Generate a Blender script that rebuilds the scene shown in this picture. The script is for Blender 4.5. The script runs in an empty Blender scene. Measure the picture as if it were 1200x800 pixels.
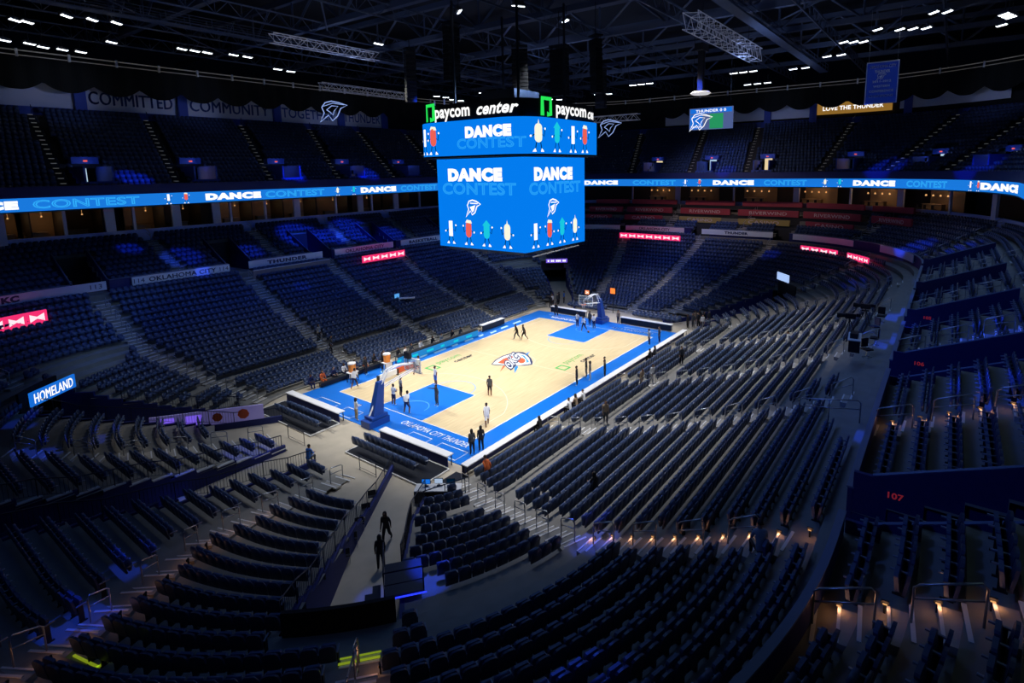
import bpy, math, random
import numpy as np
from mathutils import Vector, Matrix
random.seed(7); rng = np.random.default_rng(7)
S = bpy.context.scene
C = bpy.context.collection
PI = math.pi

# ---------------------------------------------------------------- camera
CAM = (-40.833, -33.043, 18.302); YAW, PITCH, ROLL = 0.62807, -0.15495, -0.015007
def cam_axes():
    f = Vector((math.cos(PITCH)*math.cos(YAW), math.cos(PITCH)*math.sin(YAW), math.sin(PITCH)))
    r = Vector((math.sin(YAW), -math.cos(YAW), 0)); u = r.cross(f)
    c, s = math.cos(ROLL), math.sin(ROLL)
    return c*r + s*u, -s*r + c*u, f
CR, CU, CF = cam_axes()
cd = bpy.data.cameras.new('camera'); cam = bpy.data.objects.new('camera', cd); C.objects.link(cam)
M = Matrix((CR, CU, -CF)).transposed().to_4x4(); M.translation = CAM
cam.matrix_world = M
cd.sensor_width = 36; cd.lens = 658.84*36/1200
cd.shift_x = -(636.38-600)/1200; cd.shift_y = (302.31-400)/1200
cd.clip_start = .1; cd.clip_end = 400
S.camera = cam
def pix(x, y, z):
    d = Vector((x, y, z)) - Vector(CAM)
    w = d.dot(CF)
    if w < .3: return (-9999, -9999, w)
    return (636.38 + 658.84*d.dot(CR)/w, 302.31 - 658.84*d.dot(CU)/w, w)

# ---------------------------------------------------------------- view, world
S.view_settings.view_transform = 'Standard'; S.view_settings.look = 'None'
S.view_settings.exposure = 0.0; S.view_settings.gamma = 1; S.view_settings.use_curve_mapping = False
W = bpy.data.worlds.new('world'); S.world = W; W.use_nodes = True
W.node_tree.nodes['Background'].inputs[0].default_value = (.10, .22, .6, 1)
W.node_tree.nodes['Background'].inputs[1].default_value = .0015

# ---------------------------------------------------------------- court lights, added fill lamps, moving heads
def lamp(name, kind, loc, aim, power, color, **kw):
    d = bpy.data.lights.new(name, kind); d.energy = power; d.color = color
    for k, v in kw.items(): setattr(d, k, v)
    o = bpy.data.objects.new(name, d); C.objects.link(o)
    o.location = loc
    o.rotation_euler = (Vector(aim)-Vector(loc)).to_track_quat('-Z', 'Y').to_euler()
    return o
for i, (x, y) in enumerate([(-19, -22), (-19, 22), (-7, -24), (-7, 24), (7, -24), (7, 24), (19, -22), (19, 22)]):
    lamp('court_light', 'SPOT', (x, y, 31), (x*.62, y*.08, 0), 32000, (1, .98, .93), spot_size=math.radians(40), spot_blend=.9, shadow_soft_size=1.0)
for x, y in [(-14, -6), (-14, 6), (12, -6), (12, 6)]:
    lamp('spill_fill', 'SPOT', (x, y, 31), (x*1.0, y*1.3, 0), 8000, (.80, .88, 1), spot_size=math.radians(74), spot_blend=1, shadow_soft_size=1.0)  # added wide spots for light spilling off the court
for x, y, px_, py_ in [(-24, 30, -13, 18), (-2, 31, 0, 18), (18, 31, 16, 18)]:
    lamp('stand_fill', 'SPOT', (0, -4, 30), (px_, py_, 2), 46000, (.38, .6, 1), spot_size=math.radians(44), spot_blend=1, shadow_soft_size=1.0)  # added fill spots brightening the scorer-side stand
for px_, py_ in [(-13, -17), (2, -19), (16, -19)]:
    lamp('stand_fill', 'SPOT', (px_*.6, -9, 31), (px_, py_, 2), 26000, (1, .95, .92), spot_size=math.radians(44), spot_blend=1, shadow_soft_size=1.0)  # added fill spots brightening the camera-side rows
for px_, py_ in [(-21, 8), (-20, -6), (27, 0)]:
    lamp('stand_fill', 'SPOT', (0, 0, 30), (px_, py_, 1), 21000, (1, .93, .86), spot_size=math.radians(27), spot_blend=1, shadow_soft_size=1.0)  # added fill spots on the end floor and end rows
lamp('ambient_fill', 'AREA', (-30, -12, 33), (-30, -13, 0), 170, (.10, .28, 1), shape='RECTANGLE', size=30, size_y=30, spread=math.radians(95))  # unseen area lamps added as soft ambient over the stands
lamp('ambient_fill', 'AREA', (8, -26, 33), (6, -30, 0), 1100, (.22, .42, 1), shape='RECTANGLE', size=60, size_y=14, spread=math.radians(95))
lamp('ambient_fill', 'AREA', (0, 20, 29), (0, 27, 0), 650, (.08, .2, 1), shape='RECTANGLE', size=60, size_y=8, spread=math.radians(45))
lamp('ambient_fill', 'AREA', (32, 0, 29), (38, 0, 0), 650, (.08, .2, 1), shape='RECTANGLE', size=8, size_y=50, spread=math.radians(45))
lamp('wash_fill', 'SPOT', (30, 0, 27), (54, -4, 10.5), 5000, (1, .8, .75), spot_size=math.radians(75), spot_blend=1, shadow_soft_size=.5)  # added spot to brighten the casino boards
lamp('wash_fill', 'SPOT', (-38, -22, 26), (-22, -33.5, 9), 2200, (.08, .2, 1), spot_size=math.radians(36), spot_blend=1, shadow_soft_size=.5)  # added blue spot for the nearest exit wall
lamp('deck_fill', 'AREA', (-18, -37.5, 17.5), (-18, -35, 9), 26, (.5, .85, .85), shape='RECTANGLE', size=26, size_y=1.5)  # added soft fill for the seats below the deck
lamp('wash_fill', 'SPOT', (-30, -16, 31), (-8, -34, 9), 6000, (.04, .13, 1), spot_size=math.radians(44), spot_blend=1, shadow_soft_size=.5)  # added blue spot lifting the dark exit walls
for x, y, tx, ty, tz, pw in [(0, 30, -6, 52, 28, 500), (-14, 30, -20, 52, 28, 500), (45, -5, 66, -8, 28, 500), (40, -25, 62, -40, 28, 500), (10, 30, 16, 52, 28, 400)]:
    lamp('wash_fill', 'SPOT', (x, y, 27), (tx, ty, tz), pw*3, (.4, .5, 1), spot_size=math.radians(30), spot_blend=1, shadow_soft_size=.6)  # added spots brightening the upper wall banners
for x, y, w_ in [(-20, 10, 900), (20, 10, 900), (20, -15, 900), (0, 25, 700), (0, -25, 600), (40, 10, 700), (40, -20, 700)]:
    lamp('roof_fill', 'SPOT', (x, y, 26), (x+6, y+4, 40), w_*1.6, (.35, .5, 1), spot_size=math.radians(140), spot_blend=1, shadow_soft_size=.8)  # added upward fill that makes the roof steel show
# moving-head beams: saturated blue pools on the stands
for i, (x, y, z, sz, pw) in enumerate([(-15, 35, 9, 7, 5), (-19, 37, 10.5, 4, 6), (-8, 34, 9, 6, 5), (0, 36, 10, 12, 9), (4, 35, 9.5, 8, 8), (8, 36, 10, 12, 9), (13, 34, 9, 8, 6), (-14.5, 31, 8, 3, 6), (-6, 26, 6, 4, 2.5),
        (-36, -10, 4, 4, 5), (-38, -4, 5, 4, 5), (-34, -7, 3, 3, 4), (-33, 9, 3, 4, 4), (-24, 3, 1, 6, 4), (-29, 1, 1, 4, 4), (-30, 10, 2, 3, 3), (-27.5, -17.6, 2.5, 3.2, 10), (-22.5, -22, 4, 4, 6), (-30, -26, 8, 4, 2), (-14, -35, 9.5, 5, 8), (-5, -35, 10, 6, 8), (-16, -31, 7.5, 2.5, 7),
        (0, -31, 7.5, 6, 8), (8, -30.5, 7.5, 6, 9), (22, -29, 7.5, 7, 10), (36, -30, 9, 7, 8), (30, -34, 10, 6, 7), (28, -24, 7, 5, 4), (40, -12, 8, 5, 4), (-26, -13, 3, 2, 4), (-12, 52*.78, 17.5, 3, 5), (-18, 38, 17.5, 6, 8), (0, 38, 17.5, 8, 8), (12, 38, 17.5, 8, 8), (52, -3, 17.5, 6, 5), (50, -26, 17.5, 8, 7), (41, -36, 17.5, 8, 7), (-37, 20, 5, 4, 3), (-33, 14, 3, 3, 3)]):
    src = (max(-22, min(22, x*.4)), max(-16, min(16, y*.3)), 31)
    lamp('moving_head', 'SPOT', src, (x, y, z), pw*6500, (.015, .07, 1), spot_size=math.radians(max(2.5, sz)), spot_blend=.6, shadow_soft_size=.15)

# ---------------------------------------------------------------- materials
def mat(name, col, rough=.6, metal=0, emit=None, es=1.0, noise=0, nscale=8, spec=.5, bump=0):
    m = bpy.data.materials.new(name); m.use_nodes = True
    n = m.node_tree; b = n.nodes['Principled BSDF']
    b.inputs['Base Color'].default_value = (*col, 1)
    b.inputs['Roughness'].default_value = rough; b.inputs['Metallic'].default_value = metal
    b.inputs['Specular IOR Level'].default_value = spec
    if emit:
        b.inputs['Emission Color'].default_value = (*emit, 1); b.inputs['Emission Strength'].default_value = es
    if noise or bump:
        tc = n.nodes.new('ShaderNodeTexCoord'); t = n.nodes.new('ShaderNodeTexNoise')
        t.inputs['Scale'].default_value = nscale; t.inputs['Detail'].default_value = 4
        n.links.new(tc.outputs['Object'], t.inputs['Vector'])
        if noise:
            mx = n.nodes.new('ShaderNodeMix'); mx.data_type = 'RGBA'
            mx.inputs[6].default_value = (*[c*(1-noise) for c in col], 1); mx.inputs[7].default_value = (*[min(1, c*(1+noise)) for c in col], 1)
            n.links.new(t.outputs['Fac'], mx.inputs[0]); n.links.new(mx.outputs[2], b.inputs['Base Color'])
        if bump:
            bp = n.nodes.new('ShaderNodeBump'); bp.inputs['Strength'].default_value = bump
            n.links.new(t.outputs['Fac'], bp.inputs['Height']); n.links.new(bp.outputs['Normal'], b.inputs['Normal'])
    return m
M_CONC = mat('concrete', (.46, .40, .31), .75, noise=.22, nscale=.9)
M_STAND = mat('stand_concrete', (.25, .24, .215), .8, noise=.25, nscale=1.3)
M_STEP = mat('step_concrete', (.42, .39, .34), .8, noise=.2, nscale=3)
M_NOSE = mat('step_nosing', (.75, .75, .74), .6)
M_NOSEY = mat('yellow_nosing', (.75, .78, .05), .6)
M_WALLB = mat('blue_wall', (.008, .02, .16), .6, noise=.2)
M_WALLD = mat('dark_wall', (.02, .025, .04), .7, noise=.2)
M_BLACK = mat('black', (.004, .004, .006), .8)
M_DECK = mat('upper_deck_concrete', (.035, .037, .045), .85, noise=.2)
M_SEAT = mat('seat_fabric', (.03, .05, .115), .38, noise=.25, nscale=3)
M_PAN = mat('seat_pan_fabric', (.05, .085, .19), .45, noise=.25, nscale=3)
M_ARM = mat('armrest_plastic', (.24, .27, .34), .3)
M_FRAME = mat('seat_frame', (.02, .022, .03), .45, metal=.4)
M_STEEL = mat('brushed_steel', (.42, .43, .46), .3, metal=.85)
M_RAIL = mat('painted_rail', (.03, .04, .07), .4, metal=.6)
M_TRUSS = mat('roof_steel', (.09, .11, .16), .6, metal=.1)
M_TRUSSL = mat('aluminium_truss_glow', (.6, .62, .7), .4, metal=.5, emit=(.5, .55, .75), es=.06)  # faint emission brightens the metal, the truss is no lamp
M_ROOF = mat('roof_deck', (.02, .022, .03), .9)
M_WHITE = mat('white', (.8, .8, .82), .5)
M_DRAPE = mat('black_drape', (.006, .008, .007), .95)
M_BANW = mat('white_banner', (.72, .75, .85), .7)
M_BANB = mat('blue_paint', (.03, .08, .45), .6)
M_BANT = mat('banner_ink', (.02, .08, .36), .7)
M_SIGNW = mat('sign_white', (.78, .85, .97), .5)
M_SIGNT = mat('sign_ink', (.015, .03, .12), .5)
M_WOOD = None
def wood():
    m = bpy.data.materials.new('maple_floor'); m.use_nodes = True; n = m.node_tree; b = n.nodes['Principled BSDF']
    tc = n.nodes.new('ShaderNodeTexCoord'); mp = n.nodes.new('ShaderNodeMapping'); mp.inputs['Scale'].default_value = (.35, 6, 1)
    t = n.nodes.new('ShaderNodeTexNoise'); t.inputs['Scale'].default_value = 1.6; t.inputs['Detail'].default_value = 6
    r = n.nodes.new('ShaderNodeValToRGB'); r.color_ramp.elements[0].position = .3; r.color_ramp.elements[1].position = .7
    r.color_ramp.elements[0].color = (.60, .46, .26, 1); r.color_ramp.elements[1].color = (.73, .59, .37, 1)
    n.links.new(tc.outputs['Object'], mp.inputs[0]); n.links.new(mp.outputs[0], t.inputs[0]); n.links.new(t.outputs['Fac'], r.inputs[0])
    n.links.new(r.outputs[0], b.inputs['Base Color']); b.inputs['Roughness'].default_value = .38
    return m
M_WOOD = wood()
M_CBLUE = mat('court_blue', (.005, .16, .66), .4, noise=.08, nscale=.6)
M_CWHITE = mat('court_white', (.85, .87, .9), .45)
M_CORANGE = mat('court_orange', (.62, .10, .03), .45)
M_CNAVY = mat('court_navy', (.01, .03, .12), .45)
M_CLB = mat('court_light_blue', (.01, .25, .75), .45)
M_CGREEN = mat('court_green', (.02, .42, .08), .45)
M_CBLACK = mat('court_black', (.05, .05, .05), .45)
def em(name, c, s=1.0): return mat(name, (0, 0, 0), .5, emit=c, es=s, spec=0)
E_BLUE = em('screen_blue', (.001, .20, .86), 1.0)
E_BLUEL = em('screen_outline', (.02, .36, .95), 1.0)
E_WHITE = em('screen_white', (1, 1, 1), 1.1)
E_RED = em('screen_red', (.85, .12, .09), 1.0)
E_TEAL = em('screen_teal', (.01, .58, .75), 1.0)
E_DARK = em('screen_dark', (.0, .01, .03), 1.0)
E_SKY = em('screen_ribbon', (.01, .19, .72), 1.0)
E_SKYL = em('ribbon_outline', (.03, .42, .95), 1.0)
E_GREEN = em('sign_green', (.02, .80, .10), 1.0)
E_PINK = em('led_pink', (.92, .03, .17), 1.0)
E_PINKL = em('led_pale', (1, .75, .82), 1.1)
E_HOME = em('sign_blue', (.01, .17, .75), .9)
E_PURP = em('sign_purple', (.22, .12, .9), .8)
E_LAMP = em('lamp_face', (.85, .92, 1), 4.0)
E_WARM = em('warm_lamp', (1, .50, .18), .8)
E_WARMD = em('warm_wall', (.45, .26, .10), .35)
E_YEL = em('yellow_glow', (1, .6, .08), .9)
E_NEON = em('neon_outline', (.35, .5, 1), .8)
E_DOOR = em('lit_doorway', (.5, .7, .9), .8)
E_DOORW = em('warm_doorway', (.9, .7, .4), .9)
M_RIVR = mat('casino_red', (.45, .05, .08), .6)
M_RIVG = mat('casino_gold', (.5, .36, .10), .6)
M_RIVT = mat('casino_letter', (.75, .6, .6), .6)
M_LACQ = mat('light_wood', (.4, .28, .16), .5)

# ---------------------------------------------------------------- object helpers
def tag(o, label=None, cat=None, group=None, kind=None):
    if label: o['label'] = label
    if cat: o['category'] = cat
    if group: o['group'] = group
    if kind: o['kind'] = kind
    return o
def empty(name, loc=(0, 0, 0), rz=0, **k):
    o = bpy.data.objects.new(name, None); C.objects.link(o); o.location = loc; o.rotation_euler = (0, 0, rz)
    o.empty_display_size = .2
    return tag(o, **k)
class MB:
    def __init__(s): s.v = []; s.f = []; s.m = []
    def add(s, vs, fs, mi=0):
        b = len(s.v); s.v += [tuple(v) for v in vs]; s.f += [tuple(b+i for i in f) for f in fs]; s.m += [mi]*len(fs); return s
    def box(s, c, d, mi=0, rz=0, tilt=None):
        x, y, z = d[0]/2, d[1]/2, d[2]/2
        R = Matrix.Rotation(rz, 3, 'Z')
        if tilt is not None: R = R @ Matrix.Rotation(tilt, 3, 'X')
        vs = [R @ Vector(p) + Vector(c) for p in [(-x, -y, -z), (x, -y, -z), (x, y, -z), (-x, y, -z), (-x, -y, z), (x, -y, z), (x, y, z), (-x, y, z)]]
        return s.add(vs, [(0, 3, 2, 1), (4, 5, 6, 7), (0, 1, 5, 4), (1, 2, 6, 5), (2, 3, 7, 6), (3, 0, 4, 7)], mi)
    def tube(s, pts, r, n=6, mi=0, caps=True, r1=None):
        pts = [Vector(p) for p in pts]; rings = []
        for i, p in enumerate(pts):
            t = (pts[min(i+1, len(pts)-1)]-pts[max(i-1, 0)])
            if t.length < 1e-9: t = Vector((0, 0, 1))
            t.normalize(); a = Vector((0, 0, 1)) if abs(t.z) < .9 else Vector((1, 0, 0))
            u = t.cross(a).normalized(); w = t.cross(u)
            rr = r if r1 is None else r + (r1-r)*i/max(1, len(pts)-1)
            rings.append([p + (u*math.cos(2*PI*k/n) + w*math.sin(2*PI*k/n))*rr for k in range(n)])
        vs = [v for R in rings for v in R]; fs = []
        for i in range(len(pts)-1):
            for k in range(n): fs.append((i*n+k, i*n+(k+1) % n, (i+1)*n+(k+1) % n, (i+1)*n+k))
        if caps: fs.append(tuple(range(n-1, -1, -1))); fs.append(tuple((len(pts)-1)*n+k for k in range(n)))
        return s.add(vs, fs, mi)
    def lathe(s, c, prof, n=16, mi=0):
        vs = []; fs = []
        for r, z in prof: vs += [(c[0]+r*math.cos(2*PI*k/n), c[1]+r*math.sin(2*PI*k/n), c[2]+z) for k in range(n)]
        for i in range(len(prof)-1):
            for k in range(n): fs.append((i*n+k, i*n+(k+1) % n, (i+1)*n+(k+1) % n, (i+1)*n+k))
        return s.add(vs, fs, mi)
    def prism(s, poly, z0, z1, mi=0):
        n = len(poly)
        vs = [(p[0], p[1], z0) for p in poly] + [(p[0], p[1], z1) for p in poly]
        return s.add(vs, [tuple(range(n-1, -1, -1)), tuple(range(n, 2*n))] + [(i, (i+1) % n, n+(i+1) % n, n+i) for i in range(n)], mi)
    def build(s, name, mats, parent=None, smooth=False, **k):
        me = bpy.data.meshes.new(name); me.from_pydata(s.v, [], s.f)
        if not isinstance(mats, (list, tuple)): mats = [mats]
        for m in mats: me.materials.append(m)
        if len(mats) > 1: me.polygons.foreach_set('material_index', s.m)
        if smooth: me.polygons.foreach_set('use_smooth', [True]*len(s.f))
        me.update()
        o = bpy.data.objects.new(name, me); C.objects.link(o)
        if parent: o.parent = parent
        return tag(o, **k)
def copy_tree(o, parent=None):
    c = o.copy(); C.objects.link(c); c.parent = parent
    for ch in o.children: copy_tree(ch, c)
    return c
def np_mesh(name, V, F, MI, mats):
    """V (n,3), F list of (k,4) int array"""
    me = bpy.data.meshes.new(name)
    me.vertices.add(len(V)); me.vertices.foreach_set('co', V.astype(np.float32).ravel())
    me.loops.add(F.size); me.loops.foreach_set('vertex_index', F.astype(np.int32).ravel())
    me.polygons.add(len(F)); me.polygons.foreach_set('loop_start', np.arange(0, F.size, F.shape[1], dtype=np.int32))
    for m in mats: me.materials.append(m)
    me.polygons.foreach_set('material_index', MI.astype(np.int32))
    me.update(calc_edges=True); me.validate()
    return me
# text as flat meshes
_tc = {}
def text2d(s, bold=.02, outline=0, shear=0):
    key = (s, bold, outline, shear)
    if key in _tc: return _tc[key]
    cu = bpy.data.curves.new('t', 'FONT'); cu.body = s; cu.size = 1; cu.resolution_u = 3; cu.shear = shear
    if outline: cu.fill_mode = 'NONE'; cu.bevel_depth = outline; cu.bevel_resolution = 0
    else: cu.offset = bold
    cu.space_character = 1.04 if bold < .04 else 1.04+bold*1.5
    o = bpy.data.objects.new('t', cu); C.objects.link(o)
    dg = bpy.context.evaluated_depsgraph_get(); e = o.evaluated_get(dg); me = e.to_mesh()
    V = [tuple(v.co) for v in me.vertices]; F = [tuple(p.vertices) for p in me.polygons]
    e.to_mesh_clear(); bpy.data.objects.remove(o); bpy.data.curves.remove(cu)
    xs = [v[0] for v in V]; ys = [v[1] for v in V]
    r = (V, F, min(xs), max(xs), min(ys), max(ys)); _tc[key] = r
    return r
def put_text(mb, s, fmap, cx, cy, w, h, bold=.02, outline=0, shear=0, mi=0):
    """place text in a w x h box centred on (cx,cy) in the surface coordinates of fmap(u,v)->xyz"""
    if 'M' in s and bold > 0 and not outline:             # wide strokes: three shifted prints
        for k in (-1, 1): put_text(mb, s, fmap, cx+k*h*.028, cy+k*h*.015, w, h, 0, 0, shear, mi)
        bold = 0
    V, F, x0, x1, y0, y1 = text2d(s, bold, outline, shear)
    sx = w/(x1-x0); sy = h/(y1-y0)
    vs = [fmap(cx + (v[0]-(x0+x1)/2)*sx, cy + (v[1]-(y0+y1)/2)*sy, abs(v[2])*.5) for v in V]
    mb.add(vs, F, mi)
def plane_map(o, r, u, eps=.01):
    o, r, u = Vector(o), Vector(r).normalized(), Vector(u).normalized(); n = r.cross(u)
    return lambda a, b, c=0: o + r*a + u*b + n*(eps+c)
def poly_on(mb, fmap, pts, mi=0, e=0):
    mb.add([fmap(x, y, e) for x, y in pts], [tuple(range(len(pts)))], mi)
def arc(cx, cy, r, a0, a1, n=24): return [(cx+r*math.cos(math.radians(a0+(a1-a0)*i/n)), cy+r*math.sin(math.radians(a0+(a1-a0)*i/n))) for i in range(n+1)]
def band(mb, pts, w, z, mi=0, fmap=None, closed=False):
    """a flat stripe of width w along pts"""
    f = fmap or (lambda a, b, c=0: (a, b, z+c)); n = len(pts); L = []; Rr = []
    for i, p in enumerate(pts):
        a = pts[(i-1) % n if closed else max(i-1, 0)]; b = pts[(i+1) % n if closed else min(i+1, n-1)]
        t = Vector((b[0]-a[0], b[1]-a[1])); t.normalize(); q = Vector((-t.y, t.x))*w/2
        L.append(f(p[0]+q.x, p[1]+q.y, 0)); Rr.append(f(p[0]-q.x, p[1]-q.y, 0))
    m = n if closed else n-1
    mb.add(L+Rr, [(n+i, n+(i+1) % n, (i+1) % n, i) for i in range(m)], mi)

# ---------------------------------------------------------------- bowl contours
def lvl(k):                                            # lower stand rows 0..22
    return 22.5+24.4*k/22, 11+19.6*k/22, 6+15.4*k/22
def zk(k): return .1+.17*k+.0074*k*k
FA = (47.5, 31.3, 22.0)                                # fascia contour
def ulv(m): return FA[0]+.95*m, FA[1]+.9*m, FA[2]+.9*m # upper stand rows
def zu(m): return 7.85+.42*m
RIB = (50, 34.7, 20, 38, 24)                           # ribbon ring: a, b, r, then b, r on the camera side
def dlv(j): return 50.4+.88*j, 35.1+.88*j, 20.4+.88*j, 38.4+.88*j, 24.4+.88*j    # upper deck rows
def zd(j): return 16.7+.5*j
def frames(ns=70, nc=56, na=36):
    L = []
    def straight(fx0, fy0, fx1, fy1, nx, ny, n):
        for i in range(n): L.append((fx0+(fx1-fx0)*i/n, fy0+(fy1-fy0)*i/n, nx, ny, 0))
    def corner(fx, fy, a0):
        for i in range(nc):
            a = math.radians(a0+90*i/nc); L.append((fx, fy, math.cos(a), math.sin(a), 1))
    straight(-1, -1, 1, -1, 0, -1, ns); corner(1, -1, -90)
    straight(1, -1, 1, 1, 1, 0, na); corner(1, 1, 0)
    straight(1, 1, -1, 1, 0, 1, ns); corner(-1, 1, 90)
    straight(-1, 1, -1, -1, -1, 0, na); corner(-1, -1, 180)
    return np.array(L)
FR = frames()
def contour(abr, fr=FR):
    a, b, r = abr[:3]; b2, r2 = abr[3:] if len(abr) > 3 else (b, r)
    so = fr[:, 1] < 0; r = np.where(so, r2, r); b = np.where(so, b2, b)
    return np.stack([fr[:, 0]*(a-r)+r*fr[:, 2], fr[:, 1]*(b-r)+r*fr[:, 3]], 1)
def grow(abr, d): return tuple(v+d for v in abr)
def sdf(x, y, abr):
    a, b, r = (abr[0], abr[3], abr[4]) if len(abr) > 3 and y < 0 else abr[:3]; qx = abs(x)-(a-r); qy = abs(y)-(b-r)
    return math.hypot(max(qx, 0), max(qy, 0))+min(max(qx, qy), 0)-r
def k_of(x, y):
    lo, hi = -3., 24.
    for _ in range(30):
        m = (lo+hi)/2
        if sdf(x, y, lvl(m)) > 0: lo = m
        else: hi = m
    return lo
def zbowl(x, y):
    k = k_of(x, y); return 0 if k < 0 else (zk(int(k)) if k < 22 else 7.42)
Q4 = [(1, 1), (1, -1), (-1, 1), (-1, -1)]
# aisles: polyline in (x,y), from the court outwards (k range)
AIS = []
for sx, sy in Q4:
    AIS.append([(19.3*sx, 11.2*sy), (23.2*sx, 21.7*sy), (23.8*sx, 30*sy)])     # corner-side aisle
    AIS.append([(31.7*sx, 19.2*sy), (38.0*sx, 26.4*sy)])                      # above the corner tunnel
    if sx < 0: AIS.append([(-22.0, 4.5*sy), (-28.0, 5.6*sy), (-31.2, 6.6*sy), (-36.4, 10.9*sy), (-44, 15.5*sy)])
    else: AIS.append([(22.3, 5*sy), (45.7, 12*sy)])
for sy in (1, -1):
    for x in (-10.2, 0, 10.5): AIS.append([(x, 10.5*sy), (x, 30*sy)])
AIS.append([(22, -.5), (46, -1.2)])
UAIS = [[(x, 31*s), (x*1.02, 42*s)] for s in (1, -1) for x in (-16, -5, 5.3, 16)] + \
       [[(30.5*sx, 30*sy), (38*sx, 40*sy)] for sx, sy in Q4 if (sx, sy) != (-1, -1)]+[[(-28.0, -30.4), (-27.0, -41)]] + [[(41.5*sx, 21.5*sy), (51*sx, 28*sy)] for sx, sy in Q4] + \
       [[(47*sx, y), (58*sx, y*1.15)] for sx in (1, -1) for y in (-6.5, 5.5)]
def pl_dist(p, pl):
    best = 99
    for (ax, ay), (bx, by) in zip(pl, pl[1:]):
        dx, dy = bx-ax, by-ay; t = max(0, min(1, ((p[0]-ax)*dx+(p[1]-ay)*dy)/(dx*dx+dy*dy)))
        best = min(best, math.hypot(p[0]-ax-t*dx, p[1]-ay-t*dy))
    return best
def inpoly(x, y, P):
    c = False; n = len(P)
    for i in range(n):
        (x1, y1), (x2, y2) = P[i], P[i-1]
        if (y1 > y) != (y2 > y) and x < (x2-x1)*(y-y1)/(y2-y1)+x1: c = not c
    return c
T2L = [(20.2, 6.3), (26.7, 10.9), (32.4, 15.6)]; T2R = [(21.3, 10.5), (23.6, 12.0), (27.2, 15.6), (29.9, 18.9)]
T2 = T2L + [(34, 17), (31.4, 20.2)] + T2R[::-1]
LAND = [(29.2, 17.6), (30.3, 20.6), (31.4, 22.2), (26.4, 25.6), (23.9, 22.8), (25.2, 20.6)]          # flat landing beside the corner block
KT = 12                                                                               # the corner tunnel runs under row 12 and up
def tunnel(x, y, k):
    ax, ay = abs(x), abs(y)
    if x < 0 and ay < 1.7 and ax > 22: return True
    if k < KT and inpoly(ax, ay, T2): return True
    return False
def landing(x, y, k): return 10.5 < k < 13.5 and inpoly(abs(x), abs(y), LAND)
def corner_skip(fr, k): return fr[4] > 0 and k < 2 and abs(fr[3]) < .86
VOM = [(x, 1) for x in (-23.9, -10.2, 0, 10.5, 23.9)] + [(x, -1) for x in (-23.9, -10.2, 0, 10.5, 23.9)]
def vom(x, y, m):
    if m > 5: return False
    for vx, s in VOM:
        if y*s > 25 and ((-1.35 if s > 0 else .2) < x-vx < 1.35): return True
    if abs(x) > 44 and abs(abs(y)-13) < 1.35: return True
    if abs(x) > 44 and abs(y+.5) < 1.35: return True
    return False

def strip(name, levels, zs, m, skip=None, risers=True, z_first=0., **kk):
    """stepped terrace: tread from levels[i] to levels[i+1] at zs[i]"""
    mb = MB(); P = [contour(l) for l in levels]; n = len(FR)
    for i in range(len(levels)-1):
        z = zs[i]; zp = zs[i-1] if i else z_first
        A, B = P[i], P[i+1]
        vs = []; fs = []
        for j in range(n):
            j2 = (j+1) % n
            c = (A[j]+A[j2]+B[j]+B[j2])/4
            if skip and skip(c[0], c[1], i, FR[j]): continue
            b = len(vs)
            vs += [(A[j][0], A[j][1], z), (A[j2][0], A[j2][1], z), (B[j2][0], B[j2][1], z), (B[j][0], B[j][1], z), (A[j][0], A[j][1], zp), (A[j2][0], A[j2][1], zp)]
            fs.append((b, b+3, b+2, b+1))
            if risers: fs.append((b, b+1, b+5, b+4))
        mb.add(vs, fs)
    o = mb.build(name, m); tag(o, **kk); o['kind'] = 'structure'; return o
def ring_wall(name, abr, z0, z1, th, m, keep=None, **kk):
    mb = MB(); P = contour(abr); Q = contour(grow(abr, th)); n = len(FR)
    for j in range(n):
        j2 = (j+1) % n; c = (P[j]+P[j2])/2
        if keep and not keep(c[0], c[1], FR[j]): continue
        vs = [(*P[j], z0), (*P[j2], z0), (*Q[j2], z0), (*Q[j], z0), (*P[j], z1), (*P[j2], z1), (*Q[j2], z1), (*Q[j], z1)]
        mb.add(vs, [(0, 3, 2, 1), (4, 5, 6, 7), (0, 1, 5, 4), (2, 3, 7, 6), (1, 2, 6, 5), (3, 0, 4, 7)])
    o = mb.build(name, m); tag(o, **kk)
    if 'cat' not in kk: o['kind'] = 'structure'
    return o
# the half of the upper levels the camera can see
def seen_up(x, y): return not (y < -24 and x < 12) and not (x < -38 and y < 8)
DEX = [(-20.8, 37.2, 0), (-10.8, 37.2, 0), (-.4, 37.2, 0), (9.6, 37.2, 0), (20, 37.2, 0)]+[(x, y, -PI/2-(0 if abs(y) < 14 else math.atan2(-y-14, x-26))) for x, y in ((52.4, 10.5), (52.4, .6), (52.4, -8.5), (51.8, -20.5), (48.5, -30), (42, -36.3))]
def deck_gap(x, y, pad=0):
    for ex, ey, a in DEX:
        dx, dy = x-ex, y-ey; u = dx*math.cos(a)+dy*math.sin(a); v = -dx*math.sin(a)+dy*math.cos(a)
        if abs(u) < 1.1+pad and -.9 < v < 3.3+pad: return True
    return False
def seen_deck(x, y): return not (y < -25 and x < 20) and not (x < -40 and y < 14)

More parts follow.
